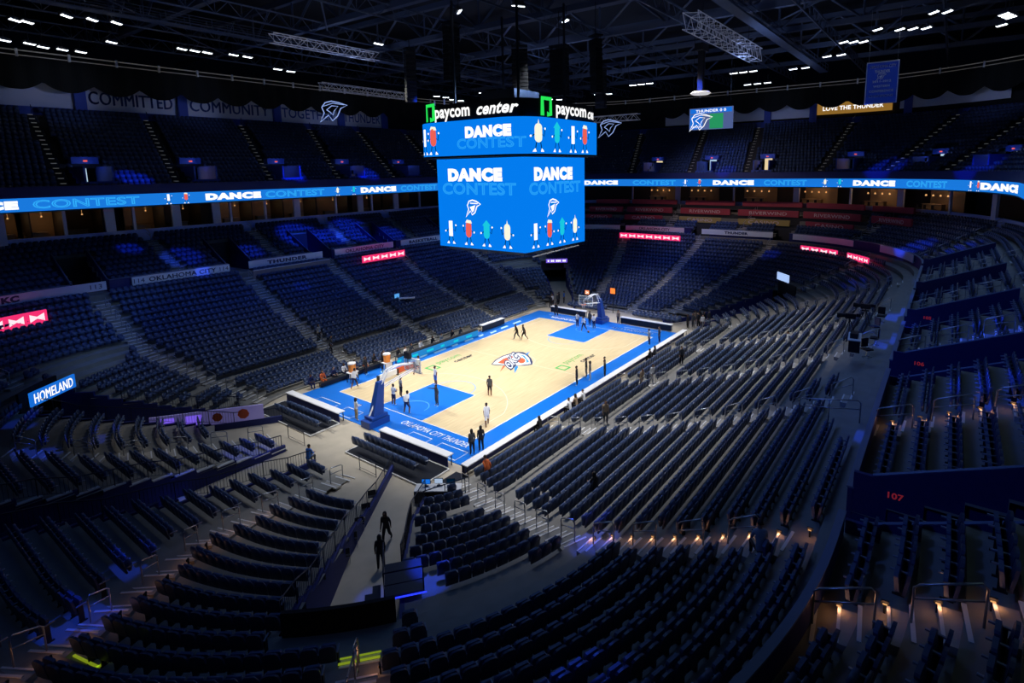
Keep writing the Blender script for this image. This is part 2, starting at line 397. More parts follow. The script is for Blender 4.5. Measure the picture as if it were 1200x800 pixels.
# ---------------------------------------------------------------- floor and stands
mb = MB(); mb.add([(-62, -48, 0), (62, -48, 0), (62, 48, 0), (-62, 48, 0)], [(0, 1, 2, 3)])
o = mb.build('floor', M_CONC, kind='structure')
NL = 22
strip('floor_lower_stand', [lvl(k) for k in range(NL+1)], [zk(k) for k in range(NL)], M_STAND,
      skip=lambda x, y, k, fr: tunnel(x, y, k) or corner_skip(fr, k))
strip('floor_concourse', [lvl(22), FA], [7.42], M_STAND, skip=lambda x, y, k, fr: x < 0 and abs(y) < 1.7, z_first=zk(21))
NU = 9
strip('floor_middle_stand', [ulv(m) for m in range(NU+1)], [zu(m) for m in range(NU)], M_STAND,
      skip=lambda x, y, m, fr: vom(x, y, m), z_first=7.42)
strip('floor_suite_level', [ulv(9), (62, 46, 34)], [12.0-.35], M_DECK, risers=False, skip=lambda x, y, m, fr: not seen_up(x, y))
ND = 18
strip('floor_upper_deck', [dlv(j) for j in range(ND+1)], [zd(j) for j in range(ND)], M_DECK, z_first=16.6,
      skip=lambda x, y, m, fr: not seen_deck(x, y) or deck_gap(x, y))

def keep_fascia(x, y, fr):
    return not vom(x, y, 0)
ring_wall('wall_fascia', (FA[0]-.14, FA[1]-.14, FA[2]-.14), 7.42, 8.6, .14, M_WALLB, keep=keep_fascia)
ring_wall('trim_fascia_rail', (FA[0]-.17, FA[1]-.17, FA[2]-.17), 8.6, 8.66, .2, mat('rail_cap', (.16, .2, .3), .4), keep=keep_fascia)
ring_wall('wall_suite_front', ulv(9), 11.0, 12.5, .3, mat('suite_front', (.30, .42, .85), .6), keep=lambda x, y, fr: seen_up(x, y))
ring_wall('wall_suite_back', (61.5, 45.5, 34), 11.0, 15.4, .3, mat('suite_back', (.05, .04, .035), .7), keep=lambda x, y, fr: seen_up(x, y))
strip('ceiling_suite_level', [RIB, (62, 46, 34, 46, 34)], [15.2], M_WALLD, risers=False, skip=lambda x, y, m, fr: not seen_deck(x, y))
WT = (67, 52, 36, 55, 39)
ring_wall('wall_upper_deck', WT, 25.2, 31.5, .3, M_BLACK, keep=lambda x, y, fr: seen_deck(x, y))

def wall_path(name, pts, topf, z0=0, th=.18, m=M_WALLB, step=.45, top_add=.12):
    mb = MB(); P = []
    for (ax, ay), (bx, by) in zip(pts, pts[1:]):
        n = max(1, int(math.hypot(bx-ax, by-ay)/step))
        for i in range(n): P.append((ax+(bx-ax)*i/n, ay+(by-ay)*i/n, ax+(bx-ax)*(i+1)/n, ay+(by-ay)*(i+1)/n))
    for x0, y0, x1, y1 in P:
        zt = max(.35, topf((x0+x1)/2, (y0+y1)/2))+top_add
        mb.box(((x0+x1)/2, (y0+y1)/2, (z0+zt)/2), (math.hypot(x1-x0, y1-y0)+.01, th, zt-z0), rz=math.atan2(y1-y0, x1-x0))
    o = mb.build(name, m); o['kind'] = 'structure'; return o
def railing(pts, zf, label, h=1.0, m=M_RAIL, name='railing', cat='railing', bars=True, group=None, gap=1.5, cap=.03):
    root = empty(name, (0, 0, 0), label=label, cat=cat, group=group)
    L = []
    for (ax, ay), (bx, by) in zip(pts, pts[1:]):
        n = max(1, round(math.hypot(bx-ax, by-ay)/gap))
        for i in range(n): L.append((ax+(bx-ax)*i/n, ay+(by-ay)*i/n))
    L.append(pts[-1])
    L3 = [(x, y, zf(x, y)) for x, y in L]
    pm = MB(); pm.tube([(x, y, z+h) for x, y, z in L3], cap, 6); pm.tube([(x, y, z+.15) for x, y, z in L3], .015, 4)
    pm.build('top_rail', m, root)
    for x, y, z in L3: MB().tube([(x, y, z), (x, y, z+h)], .025, 5).build('post', m, root)
    if bars:
        q = MB()
        for a, b in zip(L3, L3[1:]):
            n = 9
            for i in range(1, n):
                t = i/n; x, y, z = [a[k]+(b[k]-a[k])*t for k in range(3)]
                q.box((x, y, z+h/2+.07), (.014, .014, h-.15))
        q.build('balusters', m, root)
    return root
# centre tunnel on the near end
for s in (1, -1):
    wall_path('wall_end_tunnel', [(-22.6, 1.75*s), (-47, 1.75*s)], lambda x, y: zk(max(0, min(21, int(k_of(x, y)))))+0)
    wl = M_STEP
mbc = MB()
for k in range(22):
    x0 = -lvl(k)[0]; x1 = -lvl(k+1)[0]
    mbc.box(((x0+x1)/2, 1.75, zk(k)+.14), (abs(x1-x0)-.12, .24, .06))
mbc.build('trim_end_tunnel_kerb', M_NOSE, kind='structure')
mb = MB(); mb.box((-43, 0, 3.4), (8, 3.3, .2)); mb.box((-47, 0, 3.5), (.2, 3.4, 7)); mb.build('wall_end_tunnel_end', M_BLACK, kind='structure')
railing([(-22.8, -1.75), (-44, -1.75)], lambda x, y: zbowl(x, y)+.1, 'black fence on the near wall of the straight end tunnel')
railing([(-22.8, 1.75), (-44, 1.75)], lambda x, y: zbowl(x, y)+.1, 'black fence on the far wall of the straight end tunnel, above a pale stepped kerb', m=M_RAIL)
# four corner tunnels
for sx, sy in Q4:
    cn = {(-1, -1): 'near', (-1, 1): 'left', (1, 1): 'far', (1, -1): 'right'}[(sx, sy)]
    fl = lambda P: [(x*sx, y*sy) for x, y in P]
    topf = lambda x, y: zk(min(KT-1, max(0, int(k_of(x, y))))) if k_of(x, y) >= 2 else .3
    wall_path('wall_tunnel_'+cn, fl(T2L), topf); wall_path('wall_tunnel_'+cn, fl(T2R), topf)
    # portal front: follows row KT
    P = [p for p, f in zip(contour(lvl(KT)), FR) if f[4] and p[0]*sx > 0 and p[1]*sy > 0 and inpoly(abs(p[0])-.2, abs(p[1])-.2, T2)]
    if len(P) > 2:
        mb = MB()
        for a, b in zip(P, P[1:]):
            mb.box(((a[0]+b[0])/2, (a[1]+b[1])/2, 3.35), (math.hypot(*(b-a))+.02, .16, 1.5), rz=math.atan2(b[1]-a[1], b[0]-a[0]))
        mb.build('wall_tunnel_portal_'+cn, M_BLACK, kind='structure')
        q = [(p[0]*1.25, p[1]*1.25) for p in P]
        mb = MB()
        for a, b in zip(q, q[1:]): mb.box(((a[0]+b[0])/2, (a[1]+b[1])/2, 1.5), (math.hypot(a[0]-b[0], a[1]-b[1])+.05, .1, 3), rz=math.atan2(b[1]-a[1], b[0]-a[0]))
        mb.build('wall_tunnel_back_'+cn, M_BLACK, kind='structure')
    mb = MB(); mb.prism([(x*sx, y*sy) for x, y in LAND][::(1 if sx*sy > 0 else -1)], 1.9 if 0 else 2.0, 2.02)
where = {(-1, -1): 'near-corner tunnel below the camera', (-1, 1): 'left-corner tunnel beside the HOMELAND sign'}
for sx, sy in [(-1, -1), (-1, 1)]:
    railing([(x*sx, y*sy) for x, y in T2L], lambda x, y: zbowl(x, y)+.1, 'dark fence on the court-end side of the '+where[(sx, sy)])
    railing([(x*sx, y*sy) for x, y in T2R[:3]], lambda x, y: zbowl(x, y)+.1, 'dark fence on the sideline side of the '+where[(sx, sy)])
# vomitory side walls in the middle stand
def vlab(vx, s):
    return {(-23.9, -1): '107', (-10.2, -1): '106', (0, -1): '105', (10.5, -1): '104'}.get((vx, s))
for vx, s in VOM:
    for side in (-1, 1):
        x = vx+(side*1.4 if s > 0 or side > 0 else .15); top = ((1.3 if side > 0 else .4) if s < 0 else .75); dn = -.55 if s < 0 else 0
        ya, yb = s*FA[1], s*(FA[1]+5.4); P = [(ya, 7.3), (yb, 7.3), (yb, zu(5)+.4+top+dn), (s*(FA[1]+.5), zu(0)+top), (ya, zu(0)+top)]
        mb = MB(); n_ = len(P); vs = [(x-.07, *q) for q in P]+[(x+.07, *q) for q in P]
        mb.add(vs, [tuple(range(n_)), tuple(range(2*n_-1, n_-1, -1))]+[(i, n_+i, n_+(i+1) % n_, (i+1) % n_) for i in range(n_)])
        mb.build('wall_exit_side', M_WALLB, kind='structure')
        mb = MB(); mb.tube([(x, s*(FA[1]+.5), zu(0)+top+.02), (x, yb, zu(5)+.4+top+.02+dn)], .05, 5); mb.build('trim_exit_rail', bpy.data.materials['rail_cap'], kind='structure')
    mb = MB(); mb.box((vx, s*(FA[1]+5.45), 8.9), (2.8, .12, 3)); mb.build('wall_exit_end', M_WALLD, kind='structure')
    mb = MB(); mb.box((vx, s*(FA[1]+2.8), 7.4), (2.8, 5.5, .04)); mb.build('floor_exit', M_STAND, kind='structure')

# ---------------------------------------------------------------- aisle steps (two per row) and their nosings
def pl_point(pl, x, y):
    best = None
    for (ax, ay), (bx, by) in zip(pl, pl[1:]):
        dx, dy = bx-ax, by-ay; t = max(0, min(1, ((x-ax)*dx+(y-ay)*dy)/(dx*dx+dy*dy))); q = (ax+t*dx, ay+t*dy)
        d = math.hypot(x-q[0], y-q[1])
        if best is None or d < best[0]: best = (d, q, math.atan2(dy, dx))
    return best
def dens(pl, step=.05):
    L = []
    for (ax, ay), (bx, by) in zip(pl, pl[1:]):
        n = int(math.hypot(bx-ax, by-ay)/step)
        L += [(ax+(bx-ax)*i/n, ay+(by-ay)*i/n, math.atan2(by-ay, bx-ax)) for i in range(n)]
    return L
def crossings(pl, lv, k0, k1):
    """where the aisle crosses row contour k"""
    D = dens(pl); out = {}
    for k in range(k0, k1):
        abr = lv(k); prev = None
        for x, y, a in D:
            d = sdf(x, y, abr)
            if prev is not None and prev[0] < 0 <= d: out[k] = (x, y, a); break
            prev = (d,)
        else:
            if D and abs(sdf(D[0][0], D[0][1], abr)) < .06: out[k] = D[0]
    return out
AX = [crossings(pl, lvl, 0, 22) for pl in AIS]
UAX = [crossings(pl, ulv, 0, NU) for pl in UAIS]
near_lit = {0: 0}
def steps(name, cr, zf, pitch, label):
    sm = MB(); nm = MB(); w = 1.15
    for k, (x, y, a) in sorted(cr.items()):
        if tunnel(x, y, k) or landing(x, y, k): continue
        z = zf(k); zp = zf(k-1) if k else 0
        ca, sa = math.cos(a), math.sin(a)
        if z-zp > .1: sm.box((x-ca*.2, y-sa*.2, (z+zp)/2-(z-zp)/4), (.42, w, (z-zp)/2), rz=a)
        nm.box((x+ca*.03, y+sa*.03, z+.006), (.09, w, .03), rz=a)
        nm.box((x-ca*.38, y-sa*.38, (z+zp)/2+.006), (.07, w, .03), rz=a)
    if not sm.v: return
    r = empty(name, label=label, cat='stairs'); sm.build('step', M_STEP, r); nm.build('nosing', M_NOSE, r)
side = lambda x, y: ('near end' if x < -24 and abs(y) < 16 else 'far end' if x > 26 and abs(y) < 16 else ('scorer side' if y > 0 else 'camera side'))
AN = {}
def uname(pl):
    an = lambda p: (math.degrees(math.atan2(p[0][1], p[0][0])*-1)+180-8) % 360
    return 'middle tier stairs, number %d clockwise from the left edge' % (sorted([an(q) for q in UAIS]).index(an(pl))+1)
def aname(pl):
    x, y = pl[0]; sx = 'near' if x < -1 else 'far' if x > 1 else 'middle'
    if abs(abs(x)-19.3) < .1: return {(-1, 1): 'aisle below section 113', (-1, -1): 'aisle beside the broadcast table', (1, 1): 'far left corner aisle', (1, -1): 'far right corner aisle'}[(1 if x > 0 else -1, 1 if y > 0 else -1)]
    if abs(abs(x)-31.7) < .1: return {(-1, 1): 'aisle above the HOMELAND sign', (-1, -1): 'yellow-edged aisle above the tunnel below the camera', (1, 1): 'aisle above the far left tunnel', (1, -1): 'aisle above the far right tunnel'}[(1 if x > 0 else -1, 1 if y > 0 else -1)]
    if abs(x+22) < .1: return 'near end aisle, %s of the straight tunnel' % ('left' if y > 0 else 'right')
    if abs(y) < 8: return 'far end aisle %s' % ('left of the hoop' if y > 2 else 'behind the hoop' if y > -2 else 'right of the hoop')
    return '%s aisle %s' % ('scorer-side' if y > 0 else 'camera-side', {-10.2: 'nearest the camera', 0: 'at half court', 10.5: 'nearest the far baseline'}[x])
for pl, cr in zip(AIS, AX): steps('aisle_stairs', cr, zk, .84, 'concrete stairs with pale nosings, '+aname(pl))
for pl, cr in zip(UAIS, UAX):
    x, y = pl[0]
    steps('aisle_stairs', {k: v for k, v in cr.items() if not vom(v[0], v[1], k)}, lambda m: zu(m) if m >= 0 else 7.42, .9,
          'concrete '+uname(pl))
# upper deck aisles: tread edges glow faintly in place of aisle lights, like ladders
UD = [(-23.4, 36, -21.9, 52), (-13.6, 36, -10.6, 52), (-2.9, 36, 1.3, 52), (6.8, 36, 12.1, 52), (16.5, 36, 21, 52), (26, 35, 31, 51)]
UDE = [(51, 13.8, 66, 19), (51, 3, 66, 5.6), (51, -6.4, 66, -4.2), (51, -16.9, 66, -19.3), (49, -25.7, 62, -34), (44, -32, 55, -42.5)]
DECKA = [[(a, b), (c, d)] for a, b, c, d in UD+UDE]
for i, pl in enumerate(DECKA):
    cr = crossings(pl, dlv, 0, ND)
    r = empty('deck_stairs', label='stairs with pale tread edges climbing the upper deck, number %d clockwise from the left edge' % (i+1), cat='stairs')
    nm = MB(); rm = MB(); prev = None
    for k, (x, y, a) in sorted(cr.items()):
        z = zd(k); ca, sa = math.cos(a), math.sin(a)
        nm.box((x-sa*.2, y+ca*.2, z+.01), (.16, .45, .07), rz=a)
        if k % 3 == 1:
            p = (x-sa*.0, y, z)
            rm.tube([(x, y, z), (x, y, z+.9), (x+ca*1.3, y+sa*1.3, z+.9+.74), (x+ca*1.3, y+sa*1.3, z+.7)], .03, 4)
    nm.build('nosing', mat('deck_nosing_glow', (.7, .68, .6), .7, emit=(.45, .45, .42), es=.12) if i == 0 else bpy.data.materials['deck_nosing_glow'], r); rm.build('handrail', M_RAIL, r)

# ---------------------------------------------------------------- seats
def seat_parts(hi):
    P = []
    # backrest: rounded top slab, slightly reclined
    if hi: prof = [(-.212, 0), (-.215, .33), (-.19, .42), (-.13, .465), (0, .48), (.13, .465), (.19, .42), (.215, .33), (.212, 0), (.0, -.02)]
    else: prof = [(-.215, 0), (-.215, .34), (-.12, .475), (.12, .475), (.215, .34), (.215, 0)]
    def slab(prof, z0, y0, th, lean, bulge=0):
        n = len(prof); vs = []
        for x, z in prof: vs.append((x, y0+th/2-z*lean, z0+z))
        for x, z in prof: vs.append((x, y0-th/2-z*lean, z0+z))
        fs = [tuple(range(n-1, -1, -1)), tuple(range(n, 2*n))]+[(i, (i+1) % n, n+(i+1) % n, n+i) for i in range(n)]
        return vs, fs
    back = slab([(x*1.12, z*1.26) for x, z in prof], .36, -.16, .07 if hi else .06, .16)
    pan = slab([(-.215, 0), (-.215, .36), (-.17, .40), (.17, .40), (.215, .36), (.215, 0)] if hi else [(-.21, 0), (-.21, .38), (.21, .38), (.21, 0)], .40, -.03, .09, -.12)
    return back, pan
def arm_part(hi):
    mb = MB(); mb.box((.26, .0, .63), (.05, .34, .035)); return mb.v, mb.f
def leg_part():
    mb = MB(); mb.box((.26, -.05, .31), (.035, .16, .62)); mb.box((.26, -.03, .02), (.05, .26, .04)); mb.box((0, -.12, .42), (.5, .04, .05)); return mb.v, mb.f
SEATS = []                                             # (x, y, z, angle, tier, row, index, section)
def arc_positions(abr, pitch):
    P = contour(abr); n = len(P); L = []; acc = 0.0; nxt = pitch/2
    for j in range(n):
        a, b = P[j], P[(j+1) % n]; d = math.hypot(*(b-a))
        fa, fb = FR[j], FR[(j+1) % n]
        while nxt <= acc+d:
            t = (nxt-acc)/d; q = a+(b-a)*t; nx, ny = fa[2]+(fb[2]-fa[2])*t, fa[3]+(fb[3]-fa[3])*t
            L.append((q[0], q[1], math.atan2(-ny, -nx)-PI/2, fa)); nxt += pitch
        acc += d
    return L
def in_view(x, y, z, mg=60):
    p = pix(x, y, z); return p[2] > .3 and -mg < p[0] < 1200+mg and -mg < p[1] < 800+mg
for k in range(22):
    a, b, r = lvl(k+.62); idx = 0
    for x, y, ang, fr in arc_positions((a, b, r), .52):
        if corner_skip(fr, k): continue
        if math.hypot(x+28.4, y+17.2) < 1.45: continue
        if k == KT and inpoly(abs(x)-.9, abs(y)-.7, T2): continue
        if tunnel(x, y, k) or landing(x, y, k): continue
        if inpoly(abs(x), abs(y), T2) and k < KT: continue
        if k == 4 and abs(y) > 12 and abs(fr[3]) > .86: continue
        if min(pl_dist((x, y), pl) for pl in AIS) < .86: continue
        if x < 0 and abs(y) < 2.05: continue
        if k >= 20 and x > -14.5 and y < -22 and x < 34: continue
        if k == 21 and x > -17 and y < 0: continue
        if k >= 18 and -7 < x < 3 and y < 0: continue
        if -15 < y-0 and k < 12:
            q = min((pl_dist((abs(x), abs(y)), T2L), pl_dist((abs(x), abs(y)), T2R)))
            if q < .35: continue
        SEATS.append((x, y, zk(k), ang, 0, k, len(SEATS), fr))
for m in range(NU):
    for x, y, ang, fr in arc_positions(ulv(m+.6), .52):
        if vom(x, y, m): continue
        if any((-1.75 if s > 0 else -.2) < x-vx < 1.75 and y*s > 25 and m <= 5 for vx, s in VOM): continue
        if min(pl_dist((x, y), pl) for pl in UAIS) < .8: continue
        if x > 44 and y > -24 and m > 2: continue
        if x < -47 and y < -5: continue
        SEATS.append((x, y, zu(m), ang, 1, m, len(SEATS), fr))
for j in range(ND):
    for x, y, ang, fr in arc_positions(dlv(j+.6), .52):
        if not seen_deck(x, y) or deck_gap(x, y, .35): continue
        if min(pl_dist((x, y), pl) for pl in DECKA) < .8: continue
        SEATS.append((x, y, zd(j), ang, 2, j, len(SEATS), fr))
# courtside and end-line seats on the floor
for s in (-1, 1):
    for r_, xx in enumerate((18.0, 18.95, 19.9) if s < 0 else (20.3, 21.1)):
        if s < 0 and r_ == 0: continue
        for seg in ((-8.2, -2.2), (1.9, 7.6)):
            y = seg[0]+.3
            while y < seg[1]:
                SEATS.append((s*xx, y, .12*r_ if s < 0 else 0, (-PI/2 if s < 0 else PI/2), 3, r_, len(SEATS), None)); y += .55
for seg in ((-15.5, -6.6), (5.2, 15.8)):
    x = seg[0]
    while x < seg[1]:
        SEATS.append((x, 10.5, 0, PI, 3, 5, len(SEATS), None)); x += .56
SV = []
for s in SEATS:
    if in_view(s[0], s[1], s[2]+.6, 140): SV.append(s)
def shown(s):
    p = pix(s[0], s[1], s[2]+.7); return 8 < p[0] < 1192 and 8 < p[1] < 792
cand = sorted([s for s in SV if shown(s)], key=lambda s: pix(s[0], s[1], s[2]+.7)[2])
near = cand[:300]; near_ids = {s[6] for s in near}
print('seats', len(SEATS), 'in view', len(SV), 'near depth', pix(*near[-1][:3])[2])
(bv, bf), (pv, pf) = seat_parts(False)
def to_tris_quads(vs, fs):
    """n-gons to quads/tris padded -> quads only by fan with degenerate avoided"""
    out = []
    for f in fs:
        f = list(f)
        while len(f) > 4: out.append((f[0], f[1], f[2], f[3])); f = [f[0]]+f[3:]
        if len(f) == 4: out.append(tuple(f))
        elif len(f) == 3: out.append((f[0], f[1], f[2], f[2]))
    return out
def template(parts):
    V = []; F = []; MI = []
    for (vs, fs), mi in parts:
        q = [f for f in to_tris_quads(vs, fs) if len(set(f)) == 4]; b = len(V)
        V += vs; F += [tuple(b+i for i in f) for f in q]; MI += [mi]*len(q)
    return np.array(V, float), np.array(F), np.array(MI)
am = arm_part(False)
T_MID = template([((bv, bf), 0), ((pv, pf), 1), (am, 2)])
T_FAR = template([((bv, bf), 0), ((pv, pf), 1)])
VV = []; FF = []; MM = []; base = 0
for tmpl, sel in ((T_MID, [s for s in SV if s[6] not in near_ids and s[4] != 2]), (T_FAR, [s for s in SV if s[6] not in near_ids and s[4] == 2])):
    TV, TF, TM = tmpl; A = np.array([s[:4] for s in sel]); n = len(A)
    if not n: continue
    c, s_ = np.cos(A[:, 3]), np.sin(A[:, 3])
    X = TV[None, :, 0]*c[:, None]-TV[None, :, 1]*s_[:, None]+A[:, 0:1]
    Y = TV[None, :, 0]*s_[:, None]+TV[None, :, 1]*c[:, None]+A[:, 1:2]
    Z = TV[None, :, 2]+A[:, 2:3]
    VV.append(np.stack([X, Y, Z], -1).reshape(-1, 3)); nv = len(TV)
    FF.append((TF[None]+(np.arange(n)*nv)[:, None, None]+base).reshape(-1, 4)); MM.append(np.tile(TM, n)); base += n*nv
me = np_mesh('arena_seats', np.concatenate(VV), np.concatenate(FF), np.concatenate(MM), [M_SEAT, M_PAN, M_ARM])
o = bpy.data.objects.new('arena_seats', me); C.objects.link(o)
tag(o, 'rows of empty navy folding seats filling the stands beyond the front rows', 'seats', 'navy arena seats', 'stuff')
# the 300 that show largest
(hv, hf), (qv, qf) = seat_parts(True)
def mesh_of(name, v, f, m, smooth=False):
    me = bpy.data.meshes.new(name); me.from_pydata([tuple(p) for p in v], [], f); me.materials.append(m); me.update()
    if smooth: me.polygons.foreach_set('use_smooth', [True]*len(f))
    return me
ME_B = mesh_of('backrest', hv, hf, M_SEAT); ME_P = mesh_of('seat_pan', qv, qf, M_PAN)
ME_A = mesh_of('armrest', *arm_part(True), M_ARM); ME_L = mesh_of('seat_leg', *leg_part(), M_FRAME)
def loc_label(s, cnt={}):
    x, y, z, a, tier, k = s[:6]
    ab = {0: 'lower stand', 1: 'middle stand', 3: 'floor'}[tier]
    if tier == 1: blk = 'to the %s of the 107 exit' % ('right' if x > -24 else 'near side'); base_ = 'wall cap'
    elif k >= 12 and x < -24:
        ang = math.degrees(math.atan2(-y-7, -x-20))
        blk = 'in the curved block between the yellow-edged aisle and the lamp-lit aisle' if ang > 46 else 'in the block on the tunnel side of the yellow-edged aisle'
    elif x < -22 and y > -6.6: blk = 'beside the straight end tunnel'
    elif k < 12 and x < -20 and pl_dist((x, y), [(-19.3, -11.2), (-23, -21)]) < 9 and inpoly(abs(x), abs(y), T2R+[(25, 22), (19, 11)]): blk = 'wedge by broadcast table'
    elif x < -22: blk = 'block left of corner tunnel'
    else: blk = 'past the lamp-lit aisle'
    key = (tier, k, blk); cnt[key] = cnt.get(key, 0)+1
    return key, cnt[key], ab, blk
orden = ['first', 'second', 'third', 'fourth', 'fifth', 'sixth', 'seventh', 'eighth', 'ninth', 'tenth', 'eleventh', 'twelfth', 'thirteenth', 'fourteenth', 'fifteenth', 'sixteenth', 'seventeenth', 'eighteenth', 'nineteenth', 'twentieth', 'twenty-first', 'twenty-second']
near.sort(key=lambda s: (s[4], s[5], pix(s[0], s[1], s[2])[0]))
proto = None
for s in near:
    key, i, ab, blk = loc_label(s)
    blk2 = {'in the curved block between the yellow-edged aisle and the lamp-lit aisle': 'right of yellow-edged aisle',
            'in the block on the tunnel side of the yellow-edged aisle': 'left of yellow-edged aisle'}.get(blk, blk.replace('in the ', ''))
    lab = 'navy seat, %s row up, number %d from left, %s' % (orden[s[5]], i, blk2)
    if s[4] == 1: lab = 'navy seat, %s row above the wall, number %d, %s' % (orden[s[5]], i, blk2)
    r = bpy.data.objects.new('arena_seat', None); C.objects.link(r); r.empty_display_size = .2
    r.location = (s[0], s[1], s[2]); r.rotation_euler = (0, 0, s[3])
    r['label'] = lab; r['category'] = 'seat'; r['group'] = 'navy arena seats'
    for nm, me_ in (('backrest', ME_B), ('seat_pan', ME_P), ('armrest', ME_A), ('leg', ME_L)):
        c = bpy.data.objects.new(nm, me_); C.objects.link(c); c.parent = r

# ---------------------------------------------------------------- handrails in the aisles
ME_HR = None
def hoop_rail(x, y, z, a, L, rise, tall=.95, m=M_STEEL, label=None, group='steel aisle handrails'):
    """loop handrail along direction a (outward, climbing)"""
    ca, sa = math.cos(a), math.sin(a); n = 3 if L > 1.6 else 2
    P = [(x+ca*L*i/(n-1), y+sa*L*i/(n-1), z+rise*i/(n-1)) for i in range(n)]
    r = empty('handrail', (0, 0, 0), label=label, cat='handrail', group=group)
    t = MB(); p0, p1 = P[0], P[-1]; e = .1
    t.tube([p0, (p0[0], p0[1], p0[2]+tall-e), (p0[0]+ca*e, p0[1]+sa*e, p0[2]+tall), (p1[0]-ca*e, p1[1]-sa*e, p1[2]+tall), (p1[0], p1[1], p1[2]+tall-e), p1], .028, 7)
    t.build('top_rail', m, r, smooth=True)
    t = MB(); t.tube([(p0[0], p0[1], p0[2]+tall*.62), (p1[0], p1[1], p1[2]+tall*.62)], .022, 6)
    for q in P[1:-1]: t.tube([q, (q[0], q[1], q[2]+tall)], .024, 6)
    t.build('middle_rail', m, r, smooth=True)
for pl, cr in zip(AIS, AX):
    nm = aname(pl); ks = sorted(cr)
    for k in ks:
        if (k-ks[0]) % 2 or k > 20: continue
        x, y, a = cr[k]
        if tunnel(x, y, k) or landing(x, y, k) or not in_view(x, y, zk(k)+.5, 30): continue
        if abs(x-31.7) < .1: continue
        hoop_rail(x, y, zk(k), a, .95, zk(k+1)-zk(k), label='steel handrail loop, %s row up, %s' % (orden[k], nm))
for pl, cr in zip(UAIS, UAX):
    ks = sorted(cr)
    for k in ks[::2]:
        x, y, a = cr[k]
        if not in_view(x, y, zu(k)+.5, 30) or (x < -40 and y < 0): continue
        hoop_rail(x, y, zu(k), a, 1.2, zu(k+1)-zu(k), label='steel handrail loop, %s row of %s' % (orden[k], uname(pl)))
# small warm step lights at seat ends in the dark rows near the camera
n_l = 0
def step_light(x, y, z, a, label, power=1.5, col=(1, .45, .2)):
    r = empty('aisle_light', (x, y, z), rz=a, label=label, cat='light', group='warm aisle step lights')
    b = MB(); b.box((0, 0, .28), (.16, .05, .09)); b.box((0, -.02, .14), (.05, .05, .28)); b.build('housing', M_FRAME, r)
    b = MB(); b.box((0, .03, .25), (.09, .012, .03)); b.build('lens', E_WARM, r)
    d = bpy.data.lights.new('step_lamp', 'POINT'); d.energy = power; d.color = col; d.shadow_soft_size = .05
    q = bpy.data.objects.new('step_lamp', d); C.objects.link(q); q.location = (0, .14, .3); q.parent = r
for pl, cr in zip(AIS, AX):
    nm = aname(pl)
    for k, (x, y, a) in sorted(cr.items()):
        if x > -20 or y > 1 or k < 4 or (abs(x) < 24.5 and k < 12): continue
        if tunnel(x, y, k) or landing(x, y, k) or not in_view(x, y, zk(k), 10): continue
        sd_ = .62
        step_light(x+math.cos(a)*.5-math.sin(a)*sd_, y+math.sin(a)*.5+math.cos(a)*sd_, zk(k), a+PI, 'small warm aisle light, %s row up, %s' % (orden[k], nm))
for pl, cr in zip(UAIS, UAX):
    for k, (x, y, a) in sorted(cr.items()):
        if y > -25 or x > -10 or not in_view(x, y, zu(k), 10): continue
        step_light(x+math.cos(a)*.5-math.sin(a)*.6, y+math.sin(a)*.5+math.cos(a)*.6, zu(k), a+PI, 'small warm aisle light, %s row of %s' % (orden[k], uname(pl)))

# fence along the camera side between the floor rows and the fixed rows
railing([(-17.5, -14.35), (-11.2, -14.35)], lambda x, y: zk(4), 'dark fence panel between floor rows and stand, section closest to camera', h=1.05, bars=False)
railing([(-9.3, -14.35), (-.9, -14.35)], lambda x, y: zk(4), 'dark fence panel between floor rows and stand, before half court', h=1.05, bars=False)
railing([(.9, -14.35), (9.6, -14.35)], lambda x, y: zk(4), 'grey fence panel between floor rows and stand, past half court', h=1.05)
railing([(11.4, -14.35), (17.8, -14.35)], lambda x, y: zk(4), 'grey fence panel between floor rows and stand, by the far baseline', h=1.05)

# ---------------------------------------------------------------- basketball court
ct = empty('basketball_court', label='bright basketball court with maple floor, blue borders and centre shield logo', cat='court')
def flat(name, polys, z, m, parent=ct, **k):
    mb = MB()
    for P in polys:
        A = sum(P[i-1][0]*P[i][1]-P[i][0]*P[i-1][1] for i in range(len(P)))
        mb.add([(x, y, z) for x, y in (P if A > 0 else P[::-1])], [tuple(range(len(P)))])
    return mb.build(name, m, parent, **k)
mb = MB(); mb.box((0, 0, .02), (34.6, 19.8, .04)); mb.build('court_apron', M_CBLUE, ct)
rect = lambda x0, y0, x1, y1: [(x0, y0), (x1, y0), (x1, y1), (x0, y1)]
flat('hardwood', [rect(-14.325, -7.62, 14.325, 7.62)], .044, M_WOOD)
for s in (-1, 1): flat('painted_key', [rect(*(sorted((s*14.325, s*8.53))[0:1]+[-2.44]+sorted((s*14.325, s*8.53))[1:]+[2.44]))], .048, M_CBLUE)
mb = MB(); w = .09; LZ = .052
band(mb, [(-14.36, -7.66), (14.36, -7.66), (14.36, 7.66), (-14.36, 7.66)], w*1.4, LZ, closed=True)
mb.build('boundary_line', M_CWHITE, ct)
mb = MB()
for s in (-1, 1):
    band(mb, [(s*14.325, -2.44), (s*8.53, -2.44), (s*8.53, 2.44), (s*14.325, 2.44)], w*.8, LZ)
mb.build('key_line', M_CWHITE, ct)
M_CPALE = mat('court_pale_line', (.80, .72, .58), .45); M_CBL2 = mat('court_circle_blue', (.12, .42, .8), .45)
mb = MB()
